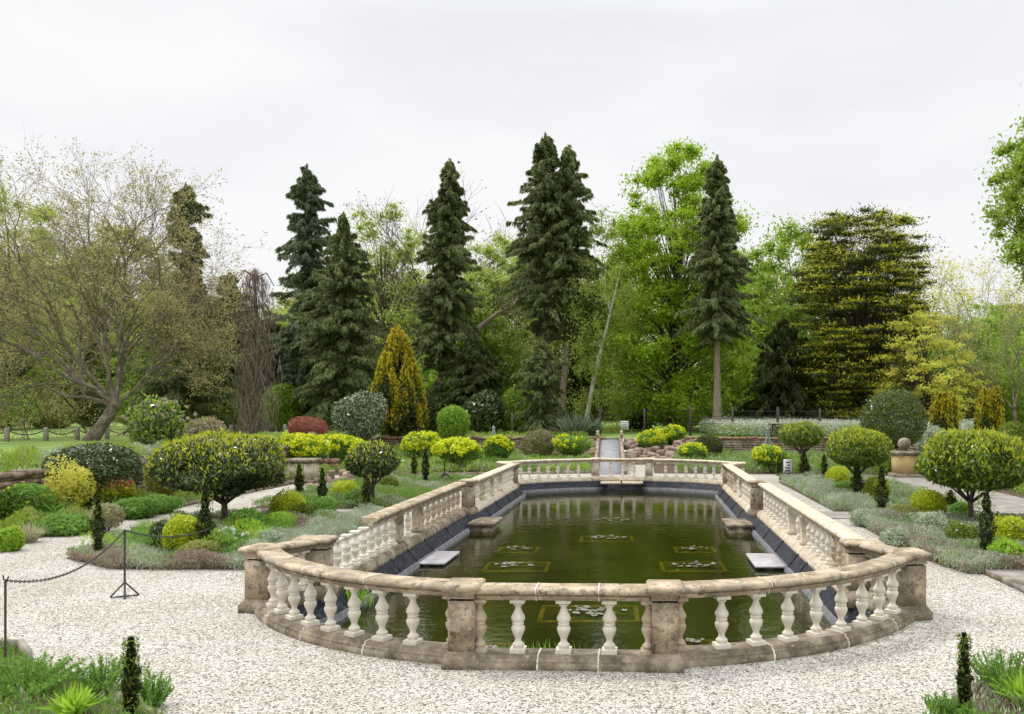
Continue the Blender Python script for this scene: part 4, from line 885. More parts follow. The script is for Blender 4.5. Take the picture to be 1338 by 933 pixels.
def ridged(px0, px1, py0, py1, Y, label, n=9000, base_z=0, cone=False):
    """golden yew made of upright plumes"""
    x0_, zt = XZ(px0, py0, Y); x1_, zb = XZ(px1, py1, Y); rx = (x1_ - x0_) / 2; cx = (x0_ + x1_) / 2; H_ = zt - base_z
    t = thing('golden_yew', (cx, Y, base_z), label, 'golden yew'); mb = MB(); k = 95 if cone else 26
    for i in range(k):
        a = random.random() * 6.283; z_ = random.random()
        if cone: z_ = .28 + .72 * z_; prof = min(.9, 1.15 * (1 - z_) ** .6); top = base_z + H_ * (z_ * .96 + .04 * random.random()); r1_ = rx * prof
        else: top = base_z + H_ * random.uniform(.8, 1.0); r1_ = rx * random.uniform(.1, .85)
        pl = H_ * (.24 if cone else .75); pr = rx * (.1 if cone else .2); m_ = n // k
        s = rng.random(m_); th = rng.random(m_) * 6.283; rr = pr * np.minimum(1, (1 - s) * 3 + .2) * rng.uniform(.6, 1.05, m_)
        x = cx + math.cos(a) * r1_ * (1 - .15 * s) + np.cos(th) * rr; y = Y + math.sin(a) * r1_ * (1 - .15 * s) + np.sin(th) * rr; z = top - pl * (1 - s)
        ok = z > base_z; c = np.stack([x, y, z], 1)[ok]
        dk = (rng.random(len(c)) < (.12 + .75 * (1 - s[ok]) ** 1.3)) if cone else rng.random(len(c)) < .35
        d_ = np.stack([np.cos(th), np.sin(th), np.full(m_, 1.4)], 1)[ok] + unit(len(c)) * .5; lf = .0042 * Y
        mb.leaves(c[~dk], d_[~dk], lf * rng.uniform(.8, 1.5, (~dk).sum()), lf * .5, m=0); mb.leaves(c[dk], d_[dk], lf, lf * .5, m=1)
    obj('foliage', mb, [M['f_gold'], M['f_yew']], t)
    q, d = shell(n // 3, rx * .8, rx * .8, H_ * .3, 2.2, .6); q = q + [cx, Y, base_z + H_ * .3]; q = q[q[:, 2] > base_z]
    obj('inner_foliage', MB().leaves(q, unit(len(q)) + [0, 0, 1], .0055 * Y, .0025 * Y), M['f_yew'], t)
    obj('stem', MB().tube([(cx, Y, base_z), (cx, Y, base_z + H_ * .5)], [.12, .05], 6), M['bark'], t)
ridged(477, 562, 422, 566, 46, 'large cone shaped golden yew left of centre', 22000, 1.0, True)
ridged(1213, 1254, 511, 575, 40, 'flat topped golden yew column right of the dark globe', 9000, .8)
ridged(1272, 1312, 505, 575, 41, 'pointed golden yew column further right', 9000, .8)
cover(uvp([(-11.2, 24.2), (-1.2, 25.7), (-1.2, 35.8), (-11.2, 35.8)]), 330, .45, .16, ['f_green', 'f_mid', 'f_lavender', 'f_fresh'], 'mixed green planting in the far left bed', ph=1.1)
cover(uvp([(2.2, 25.8), (12, 24.8), (12, 35.8), (2.2, 35.8)]), 330, .45, .16, ['f_green', 'f_lavender', 'f_mid', 'f_green'], 'mixed green planting in the far right bed', ph=1.9)
cover(uvp([(11.7, 4), (14.0, 4), (14, 35.5), (12.1, 35.5)]), 450, .5, .13, ['f_green', 'f_mid', 'f_fresh'], 'leafy green plants in the right border beyond the path', ph=.3)
sbox('shrub', 1140, 1172, 590, 622, 33, 2500, .1, 'f_mid', 'leafy green clump left of the ball topped pedestal', 'shrub')
sbox('shrub', 1196, 1236, 556, 612, 36, 5000, .1, 'f_lavender', 'silver grey shrub right of the ball topped pedestal', 'shrub', amp=.25)
sbox('shrub', 1300, 1350, 548, 600, 30, 5000, .1, 'f_box', 'rounded green bush behind the right clipped tree', 'shrub')
# meadow of cow parsley
mz = lambda x, y: lawn_z(x, y)
mead = [W(5.2, 38.2), W(15, 37.2), W(21, 40), W(22, 52), W(6.5, 52), W(4.2, 44)]
cover(mead, 260, .7, .2, ['f_green', 'f_fresh', 'f_lavender'], 'tall green meadow stems above the right wall', 'meadow', 'meadow_grass', ph=2, zf=mz, mound=False, hvar=.2)
cover(mead, 520, .75, .085, ['f_parsley', 'f_parsley', 'f_white'], 'white cow parsley flower heads over the meadow', 'wild flowers', 'cow_parsley', ph=2, zf=lambda x, y: lawn_z(x, y) + .12, asp=.9, mound=False, hvar=.25, tilt=2)
cover(uvp([(UL, 36.3), (-2.2, 36.3), (-2.2, 37.3), (UL, 37.8)]), 200, .32, .14, ['f_mid', 'f_olive', 'f_green'], 'rough plants along the top of the far left wall', 'plants', zf=mz, ph=.8)

# ================================================================= trees
def prof_r(prof, z): return np.interp(z, [p[0] for p in prof], [p[1] for p in prof])
def broadleaf_parts(H, R_, prof, nc, cr_, nl, leaf, asp=.55, flat_=.65, tr=None, z_lo=.12, lean=0, seed=1, droop=0, spread=1.0, up=.0, limbs=True, tipmat=False, limb_s=.3):
    """crown and trunk meshes of a broadleaved tree, base at the origin"""
    rs = np.random.default_rng(seed); tr = tr or H * .018
    z = rs.random(nc * 6); z = z[rs.random(nc * 6) < (prof_r(prof, z) ** 1.3)][:nc]; k = len(z)
    a = rs.random(k) * 6.283; f = .25 + .75 * np.sqrt(rs.random(k)); rr = R_ * prof_r(prof, z) * f * (1 + rs.normal(0, .1, k))
    C = np.stack([np.cos(a) * rr + lean * z, np.sin(a) * rr, H * z], 1)
    mb = MB(); m_ = nl // k; cs = cr_ * rs.uniform(.45, 1.35, k)
    cc = np.repeat(C, m_, 0); s_ = np.repeat(cs, m_)[:, None]; d = rs.normal(size=(k * m_, 3)); d /= np.linalg.norm(d, axis=1)[:, None]
    off = d * s_ * np.minimum(1.7, np.abs(rs.normal(0, .72, (k * m_, 1)))) * [1, 1, flat_]; off[:, 2] -= droop * np.abs(rs.random(k * m_)) * s_[:, 0]
    P_ = cc + off; N_ = len(P_); nr = d * .6 + rs.normal(size=(N_, 3)) * .5 + [0, 0, .6]; dr = rs.normal(size=(N_, 3)) + d * .6 + [0, 0, up - droop]
    Ln = leaf * rs.uniform(.6, 1.3, N_)
    if tipmat:
        tp = (off[:, 2] > s_[:, 0] * flat_ * .02) & np.repeat((f > .6) & (rs.random(k) < .85), m_) & (rs.random(N_) < .97)
        mb.leaves(P_[~tp], dr[~tp], Ln[~tp], Ln[~tp] * asp, nr[~tp], 0); mb.leaves(P_[tp], dr[tp], Ln[tp], Ln[tp] * asp, nr[tp], 1)
    else: mb.leaves(P_, dr, Ln, Ln * asp, nr)
    tb = MB(); top = H * .82
    tz = np.linspace(0, 1, 8); tp_ = np.stack([lean * tz * .82 + np.sin(tz * 4 + seed) * H * .008, np.cos(tz * 3 + seed) * H * .006, tz * top - .1], 1)
    tb.tube(tp_, tr * (1 - .85 * tz) + tr * .25 * np.exp(-tz * 25), 9)
    if limbs:
        for p, zz in zip(C[::1], z):
            h0 = min(.8, max(.1, zz * .62 - .02)) ; i0 = np.array([np.interp(h0, tz * .82, tp_[:, 0]), np.interp(h0, tz * .82, tp_[:, 1]), H * h0])
            mid = (i0 + p) / 2 + [0, 0, H * .02] + rs.normal(0, H * .008, 3); r0 = tr * limb_s * (1 - h0 * .7)
            tb.tube([i0, (i0 + mid) / 2 + rs.normal(0, H * .004, 3), mid, (mid + p) / 2 + rs.normal(0, H * .004, 3), p], [r0, r0 * .8, r0 * .55, r0 * .35, r0 * .12], 4, cap=False)
    return mb, tb
def plant_tree(name, base, mb, tb, cm, tm_, label, cat='tree', group=None):
    t = thing(name, base, label, cat, group)
    for nm, m_, mt in (('crown', mb, cm), ('trunk', tb, tm_)):
        me = m_.mesh(nm, mt, smooth=(nm == 'trunk')); o = bpy.data.objects.new(nm, me); COL.objects.link(o); o.parent = t
    return t
def tbase(px, Y, dz=0): x = (px - PX) * Y / FPX; return np.array([x, Y, lawn_z(x, Y) + dz])
def hgt(px, pyt, Y): return XZ(px, pyt, Y)[1] - tbase(px, Y)[2]
def conifer_parts(H, R_, prof, nb, per, sp_len, sp_w, z0=.1, droop=.25, seed=1, tr=None, tops=((0, 0, 1),), rise=.1, irregular=.25, trunk_lean=0):
    """boughs that run out and slightly down, each carrying hanging sprays"""
    rs = np.random.default_rng(seed); mb = MB(); tb = MB(); tr = tr or H * .014
    nb = int(nb * .8); per = int(per * 2.6); sp_len = sp_len * .66; R_ = R_ * .87
    for (ox, oy, hs) in tops:
        Hh = H * hs; n = nb // len(tops)
        z = z0 + (1 - z0) * rs.random(n) ** .9; a = rs.random(n) * 6.283
        Lb = R_ * prof_r(prof, z) * (.8 + rs.normal(0, irregular * 1.15, n) + .18 * np.sin(z * 37 + seed) + .2 * np.sin(a * 2 + seed + z * 9)) + .012 * H; Lb = np.maximum(Lb, .15)
        slope = rs.normal(-.05, .22, n) + rise; dp = droop * rs.uniform(.4, 1.6, n)
        m_ = per; t_ = rs.random((n, m_)) ** .6; sgn = rs.normal(0, .5, (n, m_))
        lat = sgn * (1.05 - t_) * .24 * Lb[:, None]
        er = np.stack([np.cos(a), np.sin(a)], 1); et = np.stack([-np.sin(a), np.cos(a)], 1)
        rad = t_ * Lb[:, None]
        def zb(r_, i=slice(None)): return slope[i] * r_ - dp[i] * r_ ** 1.6 / (R_ ** .6)
        x = ox + trunk_lean * z[:, None] + er[:, 0:1] * rad + et[:, 0:1] * lat; y = oy + er[:, 1:2] * rad + et[:, 1:2] * lat
        hang = rs.random((n, m_)) ** 1.6 * (.13 * R_ + .1) * (1.1 - .6 * t_)
        zz = Hh * z[:, None] + (slope[:, None] * rad - dp[:, None] * rad ** 1.6 / (R_ ** .6)) - np.abs(lat) * .3 - hang
        c = np.stack([x, y, zz], -1).reshape(-1, 3); N_ = len(c)
        dr = np.stack([np.repeat(er[:, 0], m_), np.repeat(er[:, 1], m_), np.full(N_, -.75)], 1) + rs.normal(0, .4, (N_, 3)) + np.stack([et[:, 0:1] * sgn, et[:, 1:2] * sgn, sgn * 0], -1).reshape(-1, 3) * .8
        Ln = sp_len * rs.uniform(.5, 1.5, N_); nr = np.array([0, 0, 1.]) + rs.normal(0, .6, (N_, 3))
        mb.leaves(c, dr, Ln, Ln * sp_w, nr, bend=.25)
        k = 90; q = rs.random(k); cc = np.stack([ox + trunk_lean + rs.normal(0, .14, k) * (q + .15), oy + rs.normal(0, .14, k) * (q + .15), Hh * (1.02 - .06 * q)], 1)
        mb.leaves(cc, rs.normal(0, .5, (k, 3)) + [0, 0, .7], sp_len, sp_len * sp_w)
        tz = np.linspace(0, 1, 8); pts = np.stack([ox * np.minimum(1, tz * 1.5 + .4) + trunk_lean * tz, oy * np.ones(8), tz * Hh * .97 - .1], 1)
        tb.tube(pts, tr * (1 - .9 * tz) + tr * .3 * np.exp(-tz * 30), 9)
        for i in range(0, n, 2):
            p0 = np.array([ox + trunk_lean * z[i], oy, Hh * z[i]]); r8 = Lb[i] * .85; pts = []
            for f in (0, .5, 1): pts.append(p0 + np.array([er[i, 0] * r8 * f, er[i, 1] * r8 * f, zb(r8 * f, i)]))
            tb.tube(pts, [tr * .2, tr * .13, tr * .04], 4, cap=False)
    return mb, tb
CPROF = [(0, .3), (.12, .75), (.3, 1), (.5, .85), (.7, .58), (.85, .33), (.95, .14), (1, .04)]
def conifer(px, Y, pyt, wpx, label, nb=420, per=70, prof=CPROF, z0=.06, mat='f_conifer', bark='bark', cat='conifer', name='conifer_tree', **kw):
    b = tbase(px, Y); H = hgt(px, pyt, Y); R_ = wpx * Y / FPX / 2
    mb, tb = conifer_parts(H, R_, prof, nb, per, .0085 * Y, .26, z0=z0, **kw)
    return plant_tree(name, b, mb, tb, M[mat], M[bark], label, cat, 'tall conifers round the lawn')
conifer(243, 50, 246, 105, 'dark conifer with a narrow column top behind the bare spreading tree', seed=11, nb=560, prof=[(0, .6), (.1, 1.1), (.3, 1.25), (.45, .95), (.55, .5), (.7, .34), (.9, .36), (.97, .25), (1, .1)])
conifer(401, 56, 222, 96, 'pointed conifer with tiered drooping boughs, left of the paired ones', seed=12, nb=520, irregular=.33, prof=[(0, .7), (.1, .95), (.3, 1.05), (.5, .8), (.63, .62), (.68, .85), (.8, .5), (.93, .3), (1, .05)], mat='f_conifer_blue')
conifer(449, 52, 283, 128, 'broad dense conifer with a thin spire just right of the tiered one', seed=13, nb=620, prof=[(0, .8), (.2, 1), (.45, .9), (.65, .66), (.82, .4), (.93, .12), (1, .03)])
conifer(572, 55, 214, 92, 'conifer with bare lower trunk left of the fallen branch', seed=14, nb=620, z0=.24, prof=[(0, .3), (.24, .4), (.34, 1), (.5, 1.05), (.7, .72), (.85, .5), (.95, .28), (1, .05)], bark='bark_pale', trunk_lean=.8)
conifer(722, 54, 180, 95, 'tallest conifer of all, twin topped with two bare trunks showing', seed=15, nb=980, z0=.33, prof=[(0, .2), (.33, .3), (.4, .75), (.48, 1.0), (.6, 1.05), (.75, .9), (.88, .5), (.96, .28), (1, .08)], tops=((-.45, 0, 1), (1.05, .4, .965)), bark='bark_pale', per=64)
conifer(937, 50, 210, 92, 'slender conifer on a long bare straight trunk by the meadow', seed=16, nb=560, z0=.35, tr=.26, prof=[(0, .2), (.33, .45), (.38, .85), (.46, 1), (.6, .8), (.75, .62), (.88, .45), (.96, .2), (1, .05)], bark='bark_pale')
conifer(763, 58, 400, 56, 'dark narrow conifer standing in shade behind the twin topped one', seed=17, nb=260, mat='f_yew', prof=[(0, .6), (.3, 1), (.7, .9), (1, .2)])
conifer(708, 49, 448, 66, 'short bushy conifer at the foot of the twin topped one', seed=18, nb=240, prof=[(0, .7), (.3, 1), (.7, .9), (1, .2)], mat='f_conifer')
conifer(1024, 56, 418, 150, 'wide dark pyramid conifer under the golden tiered tree', seed=19, nb=520, mat='f_yew', prof=[(0, 1), (.2, .95), (.5, .7), (.8, .35), (1, .05)], droop=.4)
conifer(618, 53, 440, 100, 'dark bushy conifer below the fallen branch', seed=20, nb=420, mat='f_yew', prof=[(0, 1), (.3, 1), (.6, .75), (.85, .45), (1, .1)])
conifer(300, 60, 360, 90, 'dark conifer behind the brown weeping tree', seed=21, nb=420, mat='f_conifer', prof=[(0, 1), (.5, 1), (.8, .7), (1, .2)])
conifer(352, 57, 420, 60, 'shaded conifer between the weeping tree and the tiered conifer', seed=22, nb=380, mat='f_yew', prof=[(0, 1), (.5, .9), (.8, .6), (1, .2)])

def broad(px, Y, pyt, wpx, mat, label, prof, nc=150, cr_=.9, nl=30000, leaf=.2, bark='bark', name='broadleaf_tree', cat='tree', group=None, stem=None, **kw):
    b = tbase(px, Y); H = hgt(px, pyt, Y); R_ = wpx * Y / FPX / 2
    mb, tb = broadleaf_parts(H, R_, prof, nc, cr_, nl, leaf, **kw)
    if stem is not None: tb = stem(b)
    return plant_tree(name, b, mb, tb, M[mat] if isinstance(mat, str) else [M[m] for m in mat], M[bark], label, cat, group)
broad(878, 56, 192, 196, 'f_bright', 'bright green maple towering behind the bare trunk conifer', [(0, .0), (.08, .8), (.2, 1.05), (.35, 1), (.45, .85), (.6, .9), (.75, .78), (.9, .5), (1, .28)], 400, .85, 100000, .23, limb_s=.18, seed=31, lean=.3, tr=.3)
broad(1035, 66, 300, 150, 'f_mid', 'rounded mid green tree left of the golden tiered tree', [(0, .5), (.2, .9), (.6, 1), (.85, .75), (1, .3)], 200, 1.2, 44000, .3, limb_s=.16, seed=32)
def birch_stem(b):
    Yb = b[1] - .8; q = [np.array([XZ(a, z, Yb)[0], Yb, XZ(a, z, Yb)[1]]) - b for a, z in ((765, 556), (775, 500), (790, 440), (803, 385), (812, 345))]
    mb = MB().tube(q, [.17, .14, .11, .07, .02], 8); q2 = [np.array([XZ(a, z, Yb)[0], Yb, XZ(a, z, Yb)[1]]) - b for a, z in ((798, 408), (790, 385), (791, 345))]
    return mb.tube(q2, [.07, .045, .015], 6)
broad(790, 53.5, 275, 95, 'f_lime', 'airy pale birch with a leaning forked white trunk', [(0, .6), (.3, 1), (.6, .95), (.85, .6), (1, .2)], 120, 1.0, 22000, .14, seed=33, bark='bark_birch', droop=.8, name='birch_tree', limbs=False, tr=.08, stem=birch_stem)
broad(1128, 54, 274, 162, ('f_yew', 'f_goldtip'), 'golden tipped tiered cypress, broad with flat dark layers', [(0, .3), (.08, .72), (.25, .85), (.5, .95), (.7, .98), (.86, .85), (.96, .66), (1, .45)], 620, 1.0, 150000, .21, seed=34, flat_=.2, limb_s=.14, tipmat=True, name='golden_cypress', cat='conifer', asp=.35, tr=.35)
broad(1208, 50, 398, 130, 'f_yellow', 'spreading oak with fresh yellow leaves right of the golden cypress', [(0, .0), (.15, .8), (.4, 1), (.7, .85), (.9, .5), (1, .2)], 190, .5, 24000, .15, seed=35, flat_=.45, name='oak_tree', tr=.18)
broad(8, 62, 238, 170, 'f_lime', 'yellow green tree at the far left edge behind the bare tree', [(0, .5), (.3, .9), (.6, 1), (.85, .75), (1, .3)], 190, 1.1, 38000, .24, limb_s=.18, seed=36)
broad(645, 62, 290, 130, 'f_lime', 'pale spring green tree between the two tall conifers', [(0, .7), (.3, 1), (.6, .95), (.85, .6), (1, .2)], 200, 1.1, 44000, .24, limb_s=.16, seed=37)
broad(500, 66, 268, 140, 'f_lime', 'thinly leaved yellowish tree behind the broad conifer', [(0, .7), (.3, 1), (.6, 1), (.85, .7), (1, .3)], 190, 1.1, 34000, .2, limb_s=.18, seed=38)
broad(610, 60, 372, 100, 'f_fresh', 'fresh green tree filling the gap above the broken limb', [(0, .7), (.3, 1), (.6, 1), (.85, .7), (1, .3)], 140, 1.0, 30000, .2, limb_s=.15, seed=40)
broad(362, 62, 405, 80, 'f_lime', 'yellow green tree showing between the weeping tree and the tiered conifer', [(0, .7), (.3, 1), (.6, 1), (.85, .7), (1, .3)], 120, 1.0, 22000, .2, limb_s=.15, seed=41)
broad(1290, 64, 395, 130, 'f_fresh', 'fresh green tree low behind the golden yew columns', [(0, .7), (.3, 1), (.6, 1), (.85, .7), (1, .3)], 140, 1.1, 26000, .22, limb_s=.15, seed=42)
# overhanging tree at right edge, near
broad(1400, 30, 120, 210, 'f_mid', 'leafy tree reaching in from the right frame edge', [(0, 0), (.36, 0), (.45, .55), (.58, .95), (.7, 1), (.85, .8), (1, .3)], 210, .6, 40000, .16, seed=39, tr=.3)
# woodland behind: copies of three kinds
wk = []
for i, (mt, sd__) in enumerate((('f_mid', 51), ('f_lime', 52), ('f_olive', 53))):
    mb, tb = broadleaf_parts(16, 5.5, [(0, .6), (.25, 1), (.6, 1), (.85, .7), (1, .25)], 190, 1.4, 36000, .34, seed=sd__, limb_s=.16)
    wk.append((mb, tb, mt))
woods = [(60, 84, 330, 1, 'behind the bare spreading tree, left part'), (150, 88, 300, 2, 'behind the bare spreading tree, right part'), (210, 82, 380, 0, 'between the bare tree and the narrow topped conifer'), (290, 86, 395, 1, 'left of the weeping tree'), (350, 90, 420, 0, 'right of the weeping tree'),
         (430, 92, 350, 2, 'behind the broad dense conifer'), (520, 88, 330, 1, 'behind the golden yew'), (590, 84, 380, 0, 'behind the fallen branch'), (680, 90, 330, 1, 'left behind the twin topped conifer'), (770, 86, 340, 2, 'right behind the twin topped conifer'),
         (830, 90, 330, 0, 'left behind the bright maple'), (940, 88, 360, 1, 'behind the slender conifer'), (1000, 84, 350, 0, 'behind the meadow'), (1100, 92, 380, 0, 'behind the golden cypress'), (1190, 88, 395, 2, 'left behind the yellow oak'),
         (1260, 82, 410, 1, 'right behind the yellow oak'), (1320, 86, 400, 2, 'at the far right of the woodland'), (1390, 84, 360, 0, 'beyond the right frame edge'), (-50, 84, 300, 0, 'beyond the left frame edge'), (10, 90, 350, 2, 'at the far left of the woodland')]
first = {}
for px, Y, pyt, k, txt in woods:
    b = tbase(px, Y); H = hgt(px, pyt, Y); lab = ['mid green', 'pale green', 'olive'][k] + ' woodland tree ' + txt
    if k not in first: t = first[k] = plant_tree('woodland_tree', b, wk[k][0], wk[k][1], M[wk[k][2]], M['bark'], lab, 'tree', 'woodland trees behind the garden')
    else:
        t = copy_tree(first[k]); t.location = tuple(b); t['label'] = lab
    s = H / 16; t.scale = (s * 1.05, s * 1.05, s); t.rotation_euler = (0, 0, px * .37)

# bare spreading trees
def bare_parts(H, spread, seed, levels=5, lean=(0, 0), r0=.3, bud=.14, bud_n=3, start=.12, kids=(4, 4, 4, 3, 3), droop=.0, wig=.12, first_dirs=None, bud_p=.8):
    rg = random.Random(seed); tb = MB(); tips = []
    def grow(p, d_, L_, r_, lev):
        n = 4 if lev < 3 else 3; pts = [p.copy()]; dd = d_.copy()
        for i in range(n):
            dd = dd + np.array([rg.gauss(0, wig), rg.gauss(0, wig), rg.gauss(0, wig) + .03 - droop * lev * .05]); dd /= np.linalg.norm(dd); pts.append(pts[-1] + dd * L_ / n)
        tb.tube(pts, np.linspace(r_, r_ * .45, n + 1), 6 if lev < 2 else 3, cap=False)
        if lev >= levels: tips.append((pts[-1], dd)); tips.append((pts[-2], dd)); return
        for k in range(kids[lev]):
            f = rg.uniform(.3, 1.0) if k else 1.0; i = min(n - 1, int(f * n)); q = pts[i] + (pts[i + 1] - pts[i]) * (f * n - i) if f < 1 else pts[-1]
            a = rg.uniform(0, 6.283); s_ = rg.uniform(.5, 1.0) * spread; perp = np.cross(dd, [math.cos(a), math.sin(a), rg.uniform(-.5, .5)]); perp /= np.linalg.norm(perp) + 1e-6
            nd = dd + perp * s_; nd /= np.linalg.norm(nd); grow(q, nd, L_ * rg.uniform(.55, .8), r_ * .53, lev + 1)
    base = np.array([0, 0, -.1]); tdir = np.array([lean[0], lean[1], 1.]); tdir /= np.linalg.norm(tdir); T = base + tdir * H * start
    tb.tube([base, base + tdir * H * start * .5 + [0.004 * H, 0, 0], T], [r0 * 1.3, r0, r0 * .9], 9)
    for fd in (first_dirs or [(-.7, 0, 1), (.6, .3, 1), (0, -.5, 1.1), (.1, .5, 1.3)]):
        fd = np.array(fd, float); Lf = np.linalg.norm(fd); grow(T - tdir * .2, fd / Lf, H * .36 * Lf, r0 * .42, 0)
    P_ = np.array([t_[0] for t_ in tips]); P_ = P_[np.random.default_rng(seed).random(len(P_)) < bud_p]; P_ = np.repeat(P_, bud_n, 0); N_ = len(P_)
    mb = MB().leaves(P_ + rng.normal(0, bud * .9, (N_, 3)), unit(N_), bud * rng.uniform(.6, 1.3, N_), bud * .5)
    return mb, tb
b = tbase(116, 41); mb, tb = bare_parts(11.0, .8, 5, 5, (.7, 0), .28, .12, 4, .22, (5, 4, 4, 4, 3), first_dirs=[(-.8, -.2, .95), (-.45, .3, 1.25), (-.1, -.3, 1.3), (.3, .2, 1.2), (.62, 0, .35), (-1.0, .4, .45), (.1, .5, 1.2), (-.8, -.4, .8)], wig=.15, droop=.1)
plant_tree('bare_tree', b, mb, tb, M['f_bud'], M['twig'], 'large leaning spring tree on the left, nearly bare with brownish buds', 'tree')
b = tbase(560, 66); mb, tb = bare_parts(13.8, .9, 8, 4, (0, 0), .4, .24, 1, .3, (5, 5, 5, 4), first_dirs=[(-.6, 0, 1), (.6, .2, 1), (-.2, -.4, 1.1), (.3, .4, 1.1)], bud_p=.3)
plant_tree('bare_tree', b, mb, tb, M['f_crow'], M['twig'], 'bare branched tree with dark tufts at its tips behind the centre left conifer', 'tree')
b = tbase(1240, 62); mb, tb = bare_parts(11.5, .9, 9, 4, (0, 0), .18, .22, 3, .3, (4, 4, 4, 3), first_dirs=[(-.4, 0, 1), (.7, .2, .9), (.2, -.4, 1.1)])
plant_tree('bare_tree', b, mb, tb, M['f_yellow'], M['twig'], 'half bare tree with curling limbs above the yellow oak', 'tree')
b = tbase(1325, 50); mb, tb = bare_parts(8.5, .9, 10, 4, (0, 0), .13, .12, 3, .2, (5, 4, 4, 4))
plant_tree('bare_tree', b, mb, tb, M['f_bud'], M['twig'], 'thin twiggy tree near the right frame edge', 'tree')
# weeping brown tree
b = tbase(333, 46); H = hgt(333, 349, 46); n = 3000; z = rng.random(n); a = rng.random(n) * 6.283; rr = 1.0 * np.interp(z, [0, .2, .6, .85, .96, 1], [.9, 1.05, .95, .85, .55, .15]) * (1 + .25 * np.sin(a * 3 + 1) + .15 * np.sin(a * 7)) * np.sqrt(rng.random(n))
c = np.stack([np.cos(a) * rr, np.sin(a) * rr, z * H], 1); Ln = rng.uniform(.5, 1.5, n); c[:, 2] = np.maximum(c[:, 2] - Ln * .3, Ln * .4)
mb = MB().leaves(c, np.stack([rng.normal(0, .28, n), rng.normal(0, .28, n), -np.ones(n)], 1), Ln * .8, .03); tb = MB().tube([(0, 0, 0), (.1, 0, H * .5), (0, 0, H * .95)], [.25, .16, .05], 8)
for i in range(40):
    a_ = random.random() * 6.28; z_ = random.uniform(.4, .95) * H; tb.tube([(0, 0, z_), (math.cos(a_) * .6, math.sin(a_) * .6, z_ + .3), (math.cos(a_) * 1.0, math.sin(a_) * 1.0, z_ - .4)], [.05, .04, .02], 4)
plant_tree('weeping_tree', b, mb, tb, M['f_brown'], M['bark'], 'brown leafless weeping tree hanging like a curtain', 'tree')
# fallen branch
q = [XZ(585, 556, 56), XZ(606, 470, 56), XZ(628, 424, 56), XZ(650, 408, 56), XZ(668, 398, 56), XZ(684, 378, 56)]; mb = MB().tube([(a, 56 + i * .2 + random.uniform(-.2, .2), z) for i, (a, z) in enumerate(q)], [.24, .2, .17, .14, .1, .03], 8)
for i in range(26):
    f = random.random(); a, z = XZ(628 + 52 * f, 424 - 40 * f, 56.5); e = np.array([random.gauss(.3, .7), random.gauss(0, .5), random.gauss(-.1, .7)])
    p_ = np.array([a, 56.5, z]); mb.tube([p_, p_ + e * .6 + [0, 0, .1], p_ + e * 1.3 + [.1, 0, -.1], p_ + e * 1.9], [.045, .03, .02, .006], 4)
g0 = XZ(585, 556, 56)
tag(obj('broken_tree', mb, M['bark_pale'], loc=(g0[0], 56, 1.2)), 'broken bare limb slanting up left of the twin topped conifer', 'dead tree')
# understorey shrubs at the wood edge
US = [(-20, 48, 503, 555, 58, 'f_mid', 'dark laurel bush at the far left of the lawn'), (40, 100, 508, 556, 62, 'f_olive', 'brownish bush between the laurels on the left lawn'), (150, 205, 506, 556, 60, 'f_mid', 'green bush right of the leaning trunk'), (90, 150, 500, 555, 66, 'f_yew', 'shaded bush behind the leaning trunk'),
      (200, 262, 505, 556, 56, 'f_conifer', 'dark bush below the narrow topped conifer'), (262, 318, 500, 556, 58, 'f_olive', 'thin bush left of the weeping tree foot'), (345, 400, 498, 560, 55, 'f_mid', 'leafy bush right of the weeping tree foot'), (395, 450, 490, 560, 57, 'f_yew', 'dark bush left of the big rounded evergreen'),
      (545, 600, 505, 565, 54, 'f_yew', 'dark bush behind the bright rounded shrub'), (605, 660, 510, 566, 50, 'f_laurel', 'dark laurel right of the bright rounded shrub'), (650, 705, 500, 566, 52, 'f_mid', 'green bush left of the twin trunks'), (738, 790, 505, 560, 62, 'f_yew', 'shaded bush right of the twin trunks'),
      (808, 858, 518, 562, 60, 'f_laurel', 'rounded dark ivy covered bush beside the lawn sign'), (850, 925, 500, 560, 62, 'f_yew', 'dark bush under the maple'), (940, 1010, 490, 556, 68, 'f_yew', 'dark bush behind the meadow, left part'), (1060, 1130, 480, 556, 66, 'f_yew', 'dark bush behind the meadow, right part'),
      (1150, 1230, 470, 545, 56, 'f_mid', 'green bush under the yellow oak'), (1230, 1310, 470, 550, 54, 'f_olive', 'olive bush behind the golden columns'), (1300, 1380, 480, 560, 52, 'f_mid', 'green bush at the right of the lawn'), (700, 760, 520, 562, 66, 'f_mid', 'bush deep between the twin trunks and the birch'), (460, 560, 470, 560, 62, 'f_conifer', 'big dark bush behind the golden yew'), (880, 960, 470, 556, 70, 'f_mid', 'tall green bush behind the bare trunk conifer')]
for x0_, x1_, y0_, y1_, Y, mt, lab in US:
    bz = lawn_z(XZ((x0_ + x1_) / 2, 500, Y)[0], Y)
    sbox('bush', x0_, x1_, y0_, y1_ + 6, Y, 5000, .22, mt, lab, 'bush', base_z=bz, amp=.3, group='bushes at the wood edge', thick=.5)

